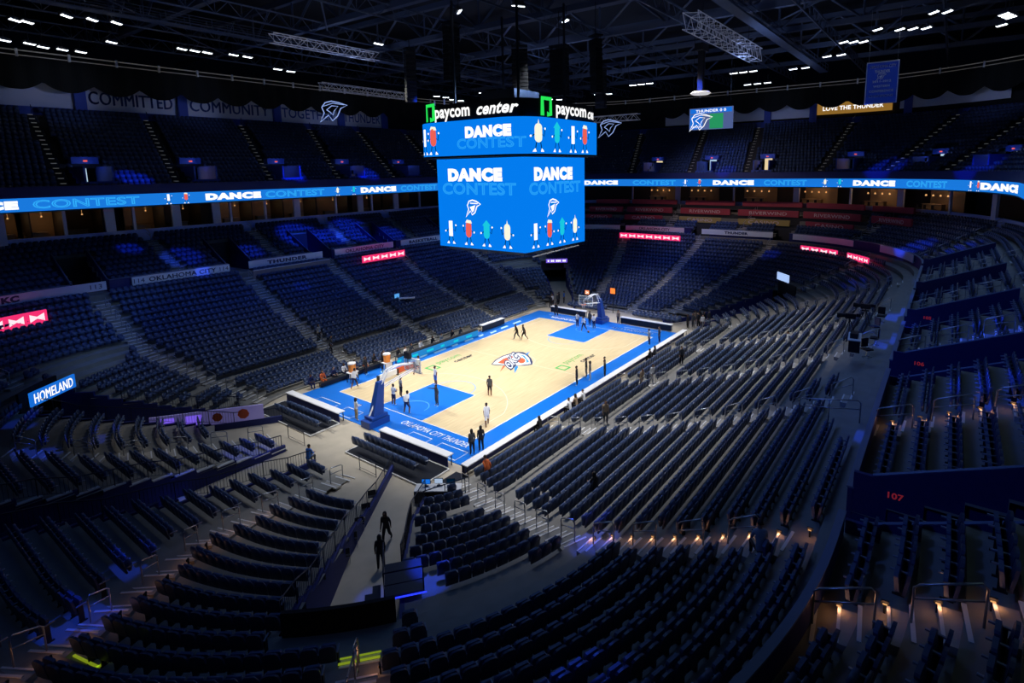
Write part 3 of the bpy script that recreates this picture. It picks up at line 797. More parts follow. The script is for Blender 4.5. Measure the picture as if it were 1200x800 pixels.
for s in (-1, 1):
    a0 = 90 if s > 0 else -90
    band(mb, [(s*8.53+1.83*math.cos(math.radians(a0+t))*1.0, 1.83*math.sin(math.radians(a0+t))) for t in range(0, 181, 8)], .07, LZ)
    band(mb, [(s*13.0-s*1.22*math.cos(math.radians(t)), 1.22*math.sin(math.radians(t))) for t in range(-90, 91, 10)], .07, LZ)
mb.build('circle_line', M_CBL2, ct)
mb = MB()
band(mb, [(1.83*math.cos(math.radians(t)), 1.83*math.sin(math.radians(t))) for t in range(0, 360, 8)], .06, .0465, closed=True)
band(mb, [(0, -7.6), (0, 7.6)], .06, .0465)
for s in (-1, 1):
    band(mb, [(s*14.3, -6.7), (s*10.1, -6.7)]+[(s*(12.75-7.24*math.cos(math.radians(t))), 7.24*math.sin(math.radians(t))) for t in range(-66, 67, 6)]+[(s*10.1, 6.7), (s*14.3, 6.7)], .06, .0465)
    band(mb, [(s*(8.53-1.83*math.cos(math.radians(t))), 1.83*math.sin(math.radians(t))) for t in range(-90, 91, 8)], .06, .0465)
mb.build('three_point_line', M_CPALE, ct)
LOGO = [('logo_outline', M_CNAVY, .050, [[(-2.19, 1.35), (-0.99, 1.88), (0.39, 2.1), (1.35, 1.93), (2.21, 1.59), (2.46, 1.05), (2.08, 0.17), (1.31, -0.84), (0.59, -1.55), (-0.02, -1.94), (-0.64, -1.57), (-1.03, -.98), (-1.69, .15), (-2.1, 0.93)], [(-1.25, .60), (-2.4, -1.26), (-1.1, -.85), (-.2, .2)]]),
        ('logo_field', M_CWHITE, .053, [[(-2.0, 1.34), (-0.8, 1.75), (0.32, 1.9), (1.4, 1.68), (1.99, 1.27), (1.92, 0.41), (1.32, -0.55), (0.1, -1.68), (-.5, -1.3), (-1.03, -0.8), (-1.5, 0.15)]]),
        ('logo_orange', M_CORANGE, .056, [[(-1.48, 1.14), (-0.21, 1.46), (0.92, 1.29), (0.91, 0.99), (-0.13, 0.73), (-1.37, 0.4)], [(0.52, -0.71), (0.18, -0.91), (-0.12, -0.97), (-0.3, -0.89), (-0.31, -0.67), (-0.16, -0.39), (0.12, -0.1), (0.46, 0.1), (0.77, 0.18), (0.96, 0.09), (0.97, -0.13), (0.81, -0.42)], [(-1.7, -.05), (-3.25, -.64), (-2.3, -.12), (-1.85, .16)]]),
        ('logo_blue', M_CLB, .0565, [[(1.72, 1.2), (1.61, 0.25), (0.52, -1.16), (0.01, -1.27), (0.76, -0.62), (1.38, 0.28)], [(-1.63, -1.05), (-1.0, -0.89), (-1.31, -1.27), (-2.79, -2.01)], [(2.16, 0.53), (2.99, 0.58), (1.98, 0.17)]])]
for n_, m_, z_, P_ in LOGO: flat(n_, P_, z_, m_)
def affine(BL, BR, TL, z):
    """u,v in 0..1"""
    return lambda u, v, c=0: (BL[0]+(BR[0]-BL[0])*u+(TL[0]-BL[0])*v, BL[1]+(BR[1]-BL[1])*u+(TL[1]-BL[1])*v, z+c*0)
mb = MB(); put_text(mb, 'OKC', affine((-2.34, -1.22), (0.84, 0.18), (-1.27, 0.53), .060), .5, .5, 1.12, 1.2, bold=.11); mb.build('logo_letters_edge', M_CNAVY, ct)
mb = MB(); put_text(mb, 'OKC', affine((-2.34, -1.22), (0.84, 0.18), (-1.27, 0.53), .063), .5, .5, 1.0, .96, bold=.0); mb.build('logo_letters', M_CWHITE, ct, label='white OKC letters')
up_y = lambda z: (lambda u, v, c=0: (u, v, z))
for nm_, cx, cy in (('sponsor_mark', -5.9, 5.4), ('sponsor_mark', .9, -4.8)):
    mb = MB()
    band(mb, [(cx-.45, cy-.55), (cx+.45, cy-.55), (cx+.45, cy+.45), (cx-.45, cy+.45)], .26, .055, closed=True)
    mb.build(nm_, M_CGREEN, ct)
    mb = MB(); put_text(mb, 'paycom', up_y(.055), cx+2.6, cy+.35, 3.1, .8, bold=.0); mb.build('sponsor_letters', M_CGREEN, ct)
    mb = MB(); put_text(mb, 'center', up_y(.055), cx+3.6, cy-.55, 2.6, .6, bold=.03, shear=.2); mb.build('sponsor_letters', M_CBLACK, ct)
mb = MB(); fm = lambda u, v, c=0: (-15.55+v, -4.7-u, .055)
put_text(mb, 'OKLAHOMA CITY THUNDER', fm, 0, .35, 6.6, .6, bold=.0, shear=.3); mb.build('team_letters', M_CWHITE, ct)
mb = MB(); fm2 = lambda u, v, c=0: (15.6-v, -4.6+u, .055)
put_text(mb, 'OKLAHOMA CITY', fm2, 0, .2, 5.2, .6, bold=.03); put_text(mb, 'THUNDER', fm2, 9.2, .2, 4.2, .6, bold=.03)
mb.build('team_letters', M_CWHITE, ct)
mb = MB()
for x0, y0, x1, y1 in [(-17.1, -3.3, -15.9, -5.2), (-17.1, -6.2, -15.9, -8.6), (-17.1, 7.9, -15.9, 5.3), (-17.1, 4.3, -15.9, 2.4), (16.2, 7.5, 17.2, 3.5), (16.2, -3.2, 17.2, -7.5)]:
    band(mb, [(x0, y0), (x1, y0), (x1, y1), (x0, y1)], .07, .0525, closed=True)
mb.build('coaching_box_line', M_CWHITE, ct)
mb = MB(); x = -9.5
rnd = random.Random(3)
while x < 11:
    L_ = rnd.uniform(.7, 1.9); y0 = rnd.uniform(8.15, 8.5)
    poly = [(x, y0), (x+L_, y0+.05), (x+L_+.25, y0+.45), (x+.2, y0+.4)]
    mb.add([(a, b, .052) for a, b in poly], [(0, 1, 2, 3)]); x += L_+rnd.uniform(.4, 1.2)
mb.build('sideline_mark', mat('apron_pale', (.45, .7, .9), .5), ct)

# padded tables, platforms behind the baselines
def padded_table(x0, y0, x1, y1, label, h=.78, col=M_WHITE, front=None, dep=.55):
    r = empty('courtside_table', ((x0+x1)/2, (y0+y1)/2, 0), math.atan2(y1-y0, x1-x0), label=label, cat='table'); L = math.hypot(x1-x0, y1-y0)
    b = MB(); b.box((0, 0, h), (L, dep, .06)); b.tube([(-L/2, -dep/2, h), (L/2, -dep/2, h)], .05, 6); b.build('tabletop', col, r)
    b = MB(); b.box((0, -dep/2+.04, h/2+.03), (L-.05, .05, h-.14)); b.build('front_board', front or M_WALLB, r)
    for sx in (-1, 1):
        for sy in (-1, 1):
            b = MB(); b.box((sx*(L/2-.12), sy*(dep/2-.1), h/2-.02), (.05, .05, h-.06)); b.build('leg', M_FRAME, r)
    return r
padded_table(-17.75, 9.5, -17.75, 2.4, 'white-topped courtside table on the near baseline, left of the hoop base')
padded_table(-17.75, -2.3, -17.75, -8.9, 'white-topped courtside table on the near baseline, right of the hoop base')
padded_table(17.75, 8.2, 17.75, 2.9, 'white-topped courtside table on the far baseline, left of the hoop', front=M_FRAME)
padded_table(17.75, -2.0, 17.75, -8.5, 'white-topped courtside table on the far baseline, right of the hoop', front=M_FRAME)
padded_table(16.6, -10.5, -18.2, -10.5, 'long white-topped table along the camera-side sideline', dep=.5)
padded_table(-14.8, 9.95, -8.4, 9.95, 'low dark table before the bench seats at the near end of the scorer side', col=M_FRAME, h=.42, front=M_FRAME)
tb = padded_table(-7.2, 9.05, 4.2, 9.05, 'scorers table with glowing blue advertising front', col=M_FRAME, front=mat('table_led', (0, 0, 0), .5, emit=(.01, .28, .72), es=.8))
mb = MB(); x = -5.2
for t_ in range(6):
    poly_on(mb, plane_map((x-.6, -.3, .42), (1, 0, 0), (0, 0, 1), .012), rect(0, -.12, .5+.2*(t_ % 3), .1)); x += 1.9
mb.build('pale_graphic', E_TEAL, tb)
padded_table(5.6, 9.7, 9.6, 9.7, 'white table past the scorers table', front=M_FRAME)
for yc, L_, nm_ in ((5.9, 7.3, 'left of'), (-5.5, 7.2, 'right of')):
    r = empty('seating_platform', (-19.3, yc, 0), label='low dark platform with pale edge under the baseline chairs, %s the near hoop' % nm_, cat='platform')
    b = MB(); b.box((0, 0, .06), (2.3, L_, .11)); b.build('deck', M_FRAME, r)
    b = MB()
    for q in ((-1.17, 0, .06, L_+.08), (1.17, 0, .06, L_+.08)): b.box((q[0], q[1], .08), (q[2], q[3], .1))
    for s in (-1, 1): b.box((0, s*(L_/2+.03), .08), (2.3, .06, .1))
    b.build('edge_strip', M_NOSE, r)
mb = MB(); mb.box((-18.75, -10.35, .015), (1.5, 1.5, .03)); mb.box((-18.75, -10.35, .04), (.5, .5, .03)); tag(mb.build('floor_mat', M_FRAME), 'dark mat on the concrete at the near right court corner', 'mat')

# ---------------------------------------------------------------- hoops
def hoop(s):
    r = empty('basketball_hoop', (s*16.6, 0, .04), 0 if s > 0 else PI, label='portable basketball hoop with blue padded base at the %s baseline' % ('far' if s > 0 else 'near'), cat='basketball hoop')
    X = lambda d: -(16.9-d)
    b = MB(); b.prism([(-.9, -.5), (.9, -.5), (.9, .5), (-.9, .5)], 0, .5); b.prism([(-.8, -.45), (.6, -.45), (.6, .45), (-.8, .45)], .55, .75); b.build('base', mat('hoop_blue', (.01, .06, .32), .45) if s > 0 else bpy.data.materials['hoop_blue'], r)
    b = MB(); b.add([(-.55, -.3, .7), (.35, -.3, .7), (.35, .3, .7), (-.55, .3, .7), (-.85, -.18, 3.1), (-.35, -.18, 3.1), (-.35, .18, 3.1), (-.85, .18, 3.1)], [(0, 3, 2, 1), (4, 5, 6, 7), (0, 1, 5, 4), (1, 2, 6, 5), (2, 3, 7, 6), (3, 0, 4, 7)]); b.build('padded_post', bpy.data.materials['hoop_blue'], r)
    b = MB()
    for y in (-.14, .14): b.tube([(-.6, y, 2.9), (-1.3, y, 3.75), (-2.2, y, 3.85), (-3.65, y, 3.6)], .07, 6); b.tube([(-.7, y, 2.6), (-3.65, y, 3.05)], .05, 6)
    b.tube([(.5, 0, .8), (-1.4, 0, 3.7)], .06, 6); b.build('arm', M_WHITE, r)
    b = MB(); b.box((-3.72, 0, 3.43), (.03, 1.83, 1.07)); b.build('backboard', bb_mat(), r)
    b = MB()
    for y in (-.915, .915): b.box((-3.74, y, 3.43), (.06, .05, 1.12))
    for z in (2.9, 3.96): b.box((-3.74, 0, z), (.06, 1.88, .06))
    for y in (-.3, .3): b.box((-3.76, y, 3.28), (.02, .04, .45))
    for z in (3.06, 3.5): b.box((-3.76, 0, z), (.02, .62, .04))
    b.build('backboard_frame', M_WHITE, r)
    b = MB(); b.tube([(-3.98-.23+.23*math.cos(math.radians(t)), .23*math.sin(math.radians(t)), 3.05) for t in range(0, 361, 20)], .014, 5); b.box((-3.85, 0, 3.03), (.2, .12, .06)); b.build('rim', mat('rim_orange', (.8, .12, .02), .4) if s > 0 else bpy.data.materials['rim_orange'], r)
    b = MB()
    for t in range(0, 360, 30):
        c0, s0 = math.cos(math.radians(t)), math.sin(math.radians(t)); c1, s1 = math.cos(math.radians(t+20)), math.sin(math.radians(t+20))
        b.tube([(-4.21+.23*c0, .23*s0, 3.04), (-4.21+.15*c1, .15*s1, 2.8), (-4.21+.12*c0, .12*s0, 2.62)], .008, 3)
    b.build('net', M_WHITE, r)
    b = MB(); b.box((-3.3, 0, 4.35), (.25, .62, .52)); b.tube([(-3.3, 0, 3.7), (-3.3, 0, 4.1)], .03, 5); sc_ = b.build('shot_clock', M_FRAME, r)
    b = MB(); b.box((-3.43, 0, 4.35), (.01, .55, .44)); b.build('clock_face', mat('clock_orange', (0, 0, 0), .5, emit=(1, .22, .03), es=1.3) if s > 0 else bpy.data.materials['clock_orange'], sc_)
    b = MB(); put_text(b, '24', plane_map((-3.44, 0, 4.35), (0, -1, 0), (0, 0, 1), .01), 0, 0, .4, .32, bold=.03); b.build('lettering', E_WHITE, sc_)
def bb_mat():
    if 'backboard_glass' in bpy.data.materials: return bpy.data.materials['backboard_glass']
    m = mat('backboard_glass', (.8, .9, .95), .05); m.node_tree.nodes['Principled BSDF'].inputs['Transmission Weight'].default_value = .85; return m
hoop(1); hoop(-1)
b = MB(); r = empty('shot_clock_stand', (21.5, 1.2, 0), label='orange lit shot clock on a pole behind the far hoop', cat='clock')
b.tube([(0, 0, 0), (0, 0, 2.6)], .05, 6); b.build('pole', M_FRAME, r); b = MB(); b.box((0, 0, 2.9), (.2, .75, .8)); b.build('clock_body', M_FRAME, r); b = MB(); b.box((-.11, 0, 2.9), (.01, .68, .72)); b.build('clock_face', bpy.data.materials['clock_orange'], r)

# ---------------------------------------------------------------- centre-hung scoreboard
sb = empty('scoreboard', (0, 0, 0), label='huge blue centre-hung video scoreboard reading DANCE CONTEST above the court', cat='scoreboard')
a_, b_, z0_, z1_ = 4.62, 5.0, 11.57, 19.4
b = MB(); b.box((0, 0, (z0_+z1_)/2), (2*a_-.1, 2*b_-.1, z1_-z0_-.02)); b.build('housing', M_BLACK, sb)
def figure(fm, cx, base, h, kind, mbs, flip=1, lean=0):
    """simple dancing capsule on the screen; mbs = dict of builders"""
    ww = h*.15; y0 = base+h*.30; y1 = base+h*.92
    if kind == 'white': key = 'w'; P = [(cx-ww*.7+lean*(v-.5), y0+(y1-y0)*v) for v in (0, 1)]; P = [(cx-ww*.7, y0), (cx+ww*.7, y0), (cx+ww*.7+lean, y1), (cx-ww*.7+lean, y1)]
    else:
        key = {'red': 'r', 'teal': 't', 'cream': 'c'}[kind]
        P = arc(cx, y0+ww, ww, 180, 360, 8)+arc(cx, y1-ww, ww, 0, 180, 8)
    poly_on(mbs[key], fm, P, e=.006)
    if kind == 'cream': poly_on(mbs['c'], fm, [(cx-ww*.2, y1), (cx+ww*.2, y1), (cx, y1+h*.14)], e=.006)
    if kind == 'teal': poly_on(mbs['t'], fm, [(cx-ww*1.5, y1-h*.12), (cx+ww*1.5, y1-h*.12), (cx, y1+h*.1)], e=.007)
    if kind == 'red': poly_on(mbs['c'], fm, [(cx-ww*1.1, y1-h*.04), (cx+ww*1.2, y1-h*.07), (cx+ww*.9, y1+h*.05), (cx-ww*.6, y1+h*.08)], e=.009)
    for s in (-1, 1):
        lx = cx+s*ww*.55
        band(mbs['d'], [(lx, y0+.02), (lx+s*ww*.3, base+h*.06)], h*.035, 0, fmap=lambda x, y, c=0: fm(x, y, .004))
        poly_on(mbs['w'], fm, [(lx+s*ww*.0, base), (lx+s*ww*1.0, base), (lx+s*ww*.8, base+h*.05), (lx+s*ww*.3, base+h*.12)], e=.008)
        ax = cx+s*ww*1.9; ay = base+h*(.72 if s*flip > 0 else .48)
        band(mbs['d'], [(cx+s*ww*.9, base+h*.58), (cx+s*ww*1.6, base+h*.5), (ax, ay)], h*.03, 0, fmap=lambda x, y, c=0: fm(x, y, .004))
        poly_on(mbs['w'], fm, arc(ax, ay+h*.03, h*.04, 0, 330, 8), e=.008)
def bolt_logo(mb, fm, cx, cy, s):
    """shield-with-streaks outline mark"""
    band(mb, [(cx-s*.45, cy+s*.15), (cx-s*.3, cy+s*.42), (cx, cy+s*.5), (cx+s*.35, cy+s*.42), (cx+s*.7, cy+s*.25), (cx+s*.38, cy+s*.1), (cx+s*.2, cy-s*.3), (cx-s*.05, cy-s*.45), (cx-s*.2, cy-s*.2), (cx-s*.6, cy-s*.6), (cx-s*.35, cy-s*.1)], s*.09, 0, fmap=lambda x, y, c=0: fm(x, y, .006), closed=True)
    poly_on(mb, fm, [(cx-s*.25, cy+s*.05), (cx+s*.25, cy+s*.18), (cx+s*.1, cy-s*.2), (cx-s*.05, cy-s*.3), (cx-s*.15, cy-s*.1)], e=.006)
    band(mb, [(cx-s*.2, cy+s*.3), (cx+s*.45, cy+s*.28)], s*.07, 0, fmap=lambda x, y, c=0: fm(x, y, .006))
def face_content(fm, parent, w=10.0):
    mbs = {k: MB() for k in 'wrtcd'}; tx = MB(); ol = MB()
    k = w/10.
    put_text(tx, 'DANCE', fm, -.45*k, 18.0, 6.3*k, 1.15, bold=.09)
    put_text(ol, 'CONTEST', fm, -.1*k, 16.8, 8.5*k, 1.05, bold=0, outline=.035)
    bolt_logo(tx, fm, -.75*k, 15.15, 1.35)
    for cx, kind, fl in ((-3.5, 'white', 1), (-1.3, 'red', -1), (.8, 'teal', 1), (3.1, 'cream', -1)):
        figure(fm, cx*k, 11.85, 2.25, kind, mbs, fl)
    tx.build('lettering', E_WHITE, parent); ol.build('outline_lettering', E_BLUEL, parent)
    for q, m_, nm in (('w', E_WHITE, 'white_figure'), ('r', E_RED, 'red_figure'), ('t', E_TEAL, 'teal_figure'), ('c', mat('screen_cream', (0, 0, 0), .5, emit=(.95, .95, .75), es=1) if 'screen_cream' not in bpy.data.materials else bpy.data.materials['screen_cream'], 'cream_figure'), ('d', E_DARK, 'figure_limbs')):
        if mbs[q].v: mbs[q].build(nm, m_, parent)
for (o_, r_, w_) in (((-a_, 0, 0), (0, -1, 0), 10.0), ((0, -b_, 0), (1, 0, 0), 9.24), ((a_, 0, 0), (0, 1, 0), 10.0), ((0, b_, 0), (-1, 0, 0), 9.24)):
    fm = plane_map(o_, r_, (0, 0, 1), .0)
    b = MB(); n_ = Vector(r_).cross(Vector((0, 0, 1)))
    V = [fm(-w_/2+.03, z0_), fm(w_/2-.03, z0_), fm(w_/2-.03, z1_), fm(-w_/2+.03, z1_)]
    b.add(V+[v-n_*.04 for v in V], [(0, 1, 2, 3), (7, 6, 5, 4), (0, 4, 5, 1), (1, 5, 6, 2), (2, 6, 7, 3), (3, 7, 4, 0)])
    sc_ = b.build('main_screen', E_BLUE, sb)
    if (o_[0] < 0 or o_[1] < 0): face_content(plane_map(o_, r_, (0, 0, 1), .02), sc_, w_)
RG = (6.3, 6.5, 2.8)
def rr_point(abr, s):
    """arc length s from the near corner (-a,-b mid-arc); positive along the camera-side face (+x)"""
    a, b, r = abr; L1 = 2*(a-r); L2 = 2*(b-r); q = PI*r/2; tot = 2*L1+2*L2+4*q; s = (s+q/2) % tot
    if s < q: t = PI+s/r; return (-(a-r)+r*math.cos(t), -(b-r)+r*math.sin(t), math.cos(t), math.sin(t))
    s -= q
    if s < L1: return (-(a-r)+s, -b, 0, -1)
    s -= L1
    if s < q: t = -PI/2+s/r; return (a-r+r*math.cos(t), -(b-r)+r*math.sin(t), math.cos(t), math.sin(t))
    s -= q
    if s < L2: return (a, -(b-r)+s, 1, 0)
    s -= L2
    if s < q: t = s/r; return (a-r+r*math.cos(t), b-r+r*math.sin(t), math.cos(t), math.sin(t))
    s -= q
    if s < L1: return (a-r-s, b, 0, 1)
    s -= L1
    if s < q: t = PI/2+s/r; return (-(a-r)+r*math.cos(t), b-r+r*math.sin(t), math.cos(t), math.sin(t))
    s -= q
    return (-a, b-r-s, -1, 0)
def rr_len(abr): a, b, r = abr; return 4*(a-r)+4*(b-r)+2*PI*r
def rr_map(abr, eps=.0):
    return lambda s, z, c=0: (lambda p: (p[0]+p[2]*(eps+c), p[1]+p[3]*(eps+c), z))(rr_point(abr, s))
def rr_band(abr, z0, z1, th, n=160):
    b = MB(); T = rr_len(abr); vs = []
    for i in range(n):
        x, y, nx, ny = rr_point(abr, T*i/n); vs += [(x, y, z0), (x, y, z1), (x-nx*th, y-ny*th, z1), (x-nx*th, y-ny*th, z0)]
    fs = []
    for i in range(n):
        j = (i+1) % n
        for k in range(4): fs.append((4*i+k, 4*j+k, 4*j+(k+1) % 4, 4*i+(k+1) % 4))
    return b.add(vs, fs)
rg = rr_band(RG, 19.62, 22.45, .25).build('upper_ring_screen', E_BLUE, sb)
rr_band((6.35, 6.55, 2.85), 19.45, 19.6, .4).build('ring_bottom_trim', M_BLACK, sb)
rr_band((6.0, 6.2, 2.6), 22.45, 23.9, .25).build('sign_backing', M_BLACK, sb)
b = MB(); b.box((0, 0, 22.5), (11, 11.2, .1)); b.box((0, 0, 19.5), (11.8, 12.2, .08)); b.build('ring_deck', M_BLACK, sb)
fm = rr_map(RG, .02); mbs = {k: MB() for k in 'wrtcd'}; tx = MB(); ol = MB()
put_text(tx, 'DANCE', fm, -3.3, 21.45, 4.7, .95, bold=.09); put_text(ol, 'CONTEST', fm, -3.2, 20.55, 6.8, .85, bold=0, outline=.03)
for s_, k_ in ((-10.7, 'white'), (-9.4, 'red'), (1.25, 'cream'), (3.6, 'teal'), (6.0, 'white'), (7.9, 'red')): figure(fm, s_, 19.75, 2.4, k_, mbs)
tx.build('lettering', E_WHITE, rg); ol.build('outline_lettering', E_BLUEL, rg)
for q, m_, nm in (('w', E_WHITE, 'white_figure'), ('r', E_RED, 'red_figure'), ('t', E_TEAL, 'teal_figure'), ('c', bpy.data.materials['screen_cream'], 'cream_figure'), ('d', E_DARK, 'figure_limbs')): mbs[q].build(nm, m_, rg)
fm = rr_map((6.0, 6.2, 2.6), .04)
for s_, t_, w_, sh, zc, hh in ((-7.1, 'paycom', 4.1, 0, 23.0, 1.05), (-2.3, 'center', 4.0, .3, 23.2, .85), (6.0, 'paycom', 4.7, 0, 23.05, 1.05), (10.1, 'center', 3.0, .3, 23.15, .8)):
    b = MB(); put_text(b, t_, fm, s_, zc, w_, hh, bold=.03, shear=sh); b.build('sign_lettering', E_WHITE, sb)
for s_ in (-9.8, 2.3):
    b = MB(); f4 = lambda x, y, c=0: fm(x, y, .02)
    band(b, [(s_-.55, 22.6), (s_-.55, 23.95), (s_+.55, 23.95), (s_+.55, 22.75), (s_+.05, 22.75)], .42, 0, fmap=f4); b.build('sign_mark', E_GREEN, sb)
b = MB()
for i in range(12):
    t = i/12*2*PI; x, y = 3.9*math.cos(t), 4.2*math.sin(t)
    b.box((x, y, z0_-.25), (.5, .35, .5), rz=t)
b.prism([(-4, -4.4), (4, -4.4), (4, 4.4), (-4, 4.4)], z0_-.35, z0_-.02); b.tube([(-3.6, -4.9, z0_-.45), (3.6, -4.9, z0_-.3)], .07, 5)
b.build('underside_frame', mat('underside', (.16, .17, .2), .5), sb)
b = MB()
for sx in (-1, 1):
    for sy in (-1, 1): b.tube([(sx*3.4, sy*3.6, 22.5), (sx*3.4, sy*3.6, 33)], .12, 5)
b.box((0, 0, 24.3), (3.6, 3.8, 2.0)); b.build('hoist_frame', mat('hoist', (.015, .018, .03), .7), sb)

# ---------------------------------------------------------------- LED ribbon around the upper deck front
rb = empty('ribbon_display', label='long blue LED ribbon board reading DANCE CONTEST around the upper deck front', cat='display')
def ring_s():
    P = contour(RIB); n = len(P); keep = [i for i in range(n) if seen_deck(P[i][0], P[i][1])]
    # start after the gap
    st = next(i for i in keep if not seen_deck(*P[(i-1) % n])); L = []
    i = st
    while seen_deck(*P[i]) and len(L) < n: L.append(i); i = (i+1) % n
    pts = [P[i] for i in L]; nr = [(-FR[i][2], -FR[i][3]) for i in L]; s = [0.]
    for a, b in zip(pts, pts[1:]): s.append(s[-1]+math.hypot(*(b-a)))
    return np.array(pts), np.array(nr), np.array(s)
RP, RN, RS = ring_s()
def rib_map(eps=0):
    # u grows to the right for someone inside, i.e. against arc order
    def f(u, z, c=0):
        s = -u; i = int(np.clip(np.searchsorted(RS, s)-1, 0, len(RS)-2)); t = (s-RS[i])/max(1e-6, RS[i+1]-RS[i])
        p = RP[i]+(RP[i+1]-RP[i])*t; n = RN[i]+(RN[i+1]-RN[i])*t
        return (p[0]+n[0]*(eps+c), p[1]+n[1]*(eps+c), z)
    return f
def rib_u(x, y): return -RS[int(np.argmin(np.hypot(RP[:, 0]-x, RP[:, 1]-y)))]
b = MB(); n = len(RP); vs = []
for p, q in zip(RP, RN): vs += [(p[0], p[1], 15.3), (p[0], p[1], 16.5), (p[0]-q[0]*.3, p[1]-q[1]*.3, 16.5), (p[0]-q[0]*.3, p[1]-q[1]*.3, 15.3)]
b.add(vs, [(4*i+k, 4*i+(k+1) % 4, 4*i+4+(k+1) % 4, 4*i+4+k) for i in range(n-1) for k in range(4)])
scr = b.build('screen', E_SKY, rb)
fm = rib_map(.03)
b = MB()
for x, y, w_ in [(-30.4, 34.7, 6.2), (-8.6, 34.7, 6.3), (11.7, 34.7, 6.3), (49.6, 18.9, 6.5), (50.0, -4.5, 6.5), (47.7, -24.2, 5.8), (32.2, -37.0, 10.0)]:
    put_text(b, 'DANCE', fm, rib_u(x, y), 15.9, w_, .78, bold=.09)
b.build('lettering', E_WHITE, rb)
b = MB()
for x, y, w_ in [(-22.4, 34.7, 8.4), (-0.8, 34.7, 8.0), (19.7, 34.7, 7.4), (50.0, 9.1, 8.0), (50.0, -12.5, 6.1), (43.5, -30.4, 5.9)]:
    put_text(b, 'CONTEST', fm, rib_u(x, y), 15.9, w_, .8, bold=0, outline=.03)
b.build('outline_lettering', E_SKYL, rb)
mbs = {k: MB() for k in 'wrtcd'}
for i, (x, y) in enumerate([(-15.6, 34.7), (-13.6, 34.7), (5.5, 34.7), (7.6, 34.7), (50.0, 2.9), (50.0, 1.2), (49.6, -18.3), (49.2, -20.0), (38.1, -34.7), (36.8, -35.4)]):
    figure(fm, rib_u(x, y), 15.32, 1.5 if 0 else 1.15, ['white', 'red', 'cream', 'teal'][(i % 4)] if i < 4 or i > 5 else ['white', 'red'][i % 2], mbs)
for q, m_, nm in (('w', E_WHITE, 'white_figure'), ('r', E_RED, 'red_figure'), ('t', E_TEAL, 'teal_figure'), ('c', bpy.data.materials['screen_cream'], 'cream_figure'), ('d', E_DARK, 'figure_limbs')): mbs[q].build(nm, m_, rb)
ring_wall('trim_deck_edge', grow(RIB, .05), 16.5, 17.5, .2, M_WALLB, keep=lambda x, y, fr: seen_deck(x, y))

# ---------------------------------------------------------------- fascia signs of the middle tier
def arc_map(abr, x0, y0, eps):
    """surface coordinates on a contour: u runs to the right as seen from the court, v is z"""
    P = contour(abr, FR_S); D = np.hypot(P[:, 0]-x0, P[:, 1]-y0); i0 = int(D.argmin()); n = len(P)
    def f(u, z, c=0):
        i = i0; s = 0.; step = -1 if u > 0 else 1; u_ = abs(u)
        while True:
            j = (i+step) % n; d = math.hypot(*(P[j]-P[i]))
            if s+d >= u_ or d == 0: break
            s += d; i = j
        t = (u_-s)/d; p = P[i]+(P[j]-P[i])*t; nn = -(FR_S[i, 2:4]+(FR_S[j, 2:4]-FR_S[i, 2:4])*t)
        return (p[0]+nn[0]*(eps+c), p[1]+nn[1]*(eps+c), z)
    return f
FR_S = frames(220, 160, 100)
def curved_board(name, abr, x0, y0, w, z0, z1, m, label, cat, texts=(), tm=None, th=.08, eps=.1, group=None):
    f = arc_map(abr, x0, y0, 0); n = max(2, int(w/.5)); b = MB(); vs = []
    for i in range(n+1):
        u = -w/2+w*i/n
        vs += [f(u, z0, eps+th), f(u, z1, eps+th), f(u, z1, eps), f(u, z0, eps)]
    fs = [(4*i+k, 4*i+4+k, 4*i+4+(k+1) % 4, 4*i+(k+1) % 4) for i in range(n) for k in range(4)]+[(0, 1, 2, 3), (4*n+3, 4*n+2, 4*n+1, 4*n)]
    r = empty(name, label=label, cat=cat, group=group); b.add(vs, fs); b.build('board', m, r)
    if texts:
        b = MB(); g = lambda u, z, c=0: f(u, z, eps+th+.012+c)
        for t_, cx, tw, hh, bo in texts:
            if callable(t_): t_(b, g)
            else: put_text(b, t_, g, cx, (z0+z1)/2, tw, hh, bold=bo)
        b.build('lettering', tm or M_SIGNT, r)
    return r
FB = (FA[0]-.2, FA[1]-.2, FA[2]-.2)
curved_board('section_sign', FB, -16.2, 31.2, 9.2, 7.78, 8.6, M_SIGNW, 'pale blue fascia sign reading 114 OKLAHOMA CITY 114', 'sign', [('OKLAHOMA CITY', 0, 6.3, .45, .014), ('114', -4.0, .9, .42, 0), ('114', 4.0, .9, .42, 0)])
curved_board('section_sign', FB, -26.9, 31.2, 8.2, 7.78, 8.6, M_SIGNW, 'pale fascia sign with team letters and 113 at its right end', 'sign', [('OKC', -3.2, 2.0, .55, .06), ('113', 3.3, .9, .42, 0)])
curved_board('section_sign', FB, -4.9, 31.2, 9.3, 7.78, 8.6, M_SIGNW, 'pale fascia sign behind the raised seat box beside section 115', 'sign', [('THUNDER', 0, 5, .42, .05)])
curved_board('section_sign', FB, 6.2, 31.2, 9.4, 7.78, 8.6, M_SIGNW, 'pale blue fascia sign above the pink LED board on the scorer side', 'sign', [('OKLAHOMA CITY', 0, 6.2, .45, .014)])
curved_board('section_sign', FB, 16.6, 31.2, 8.6, 7.78, 8.6, M_SIGNW, 'pale fascia sign reading BASKETBALL left of the scoreboard', 'sign', [('BASKETBALL', 0, 5.6, .45, .05)])
curved_board('section_sign', FB, 47.4, 7.4, 10.6, 7.78, 8.6, M_SIGNW, 'pale blue fascia sign reading OKLAHOMA CITY at the far end', 'sign', [('OKLAHOMA CITY', 0, 5.6, .45, .014)])
curved_board('section_sign', FB, 47.4, -6.3, 11, 7.78, 8.6, M_SIGNW, 'pale blue fascia sign reading THUNDER at the far end', 'sign', [('THUNDER', 0, 3.6, .42, .05)])
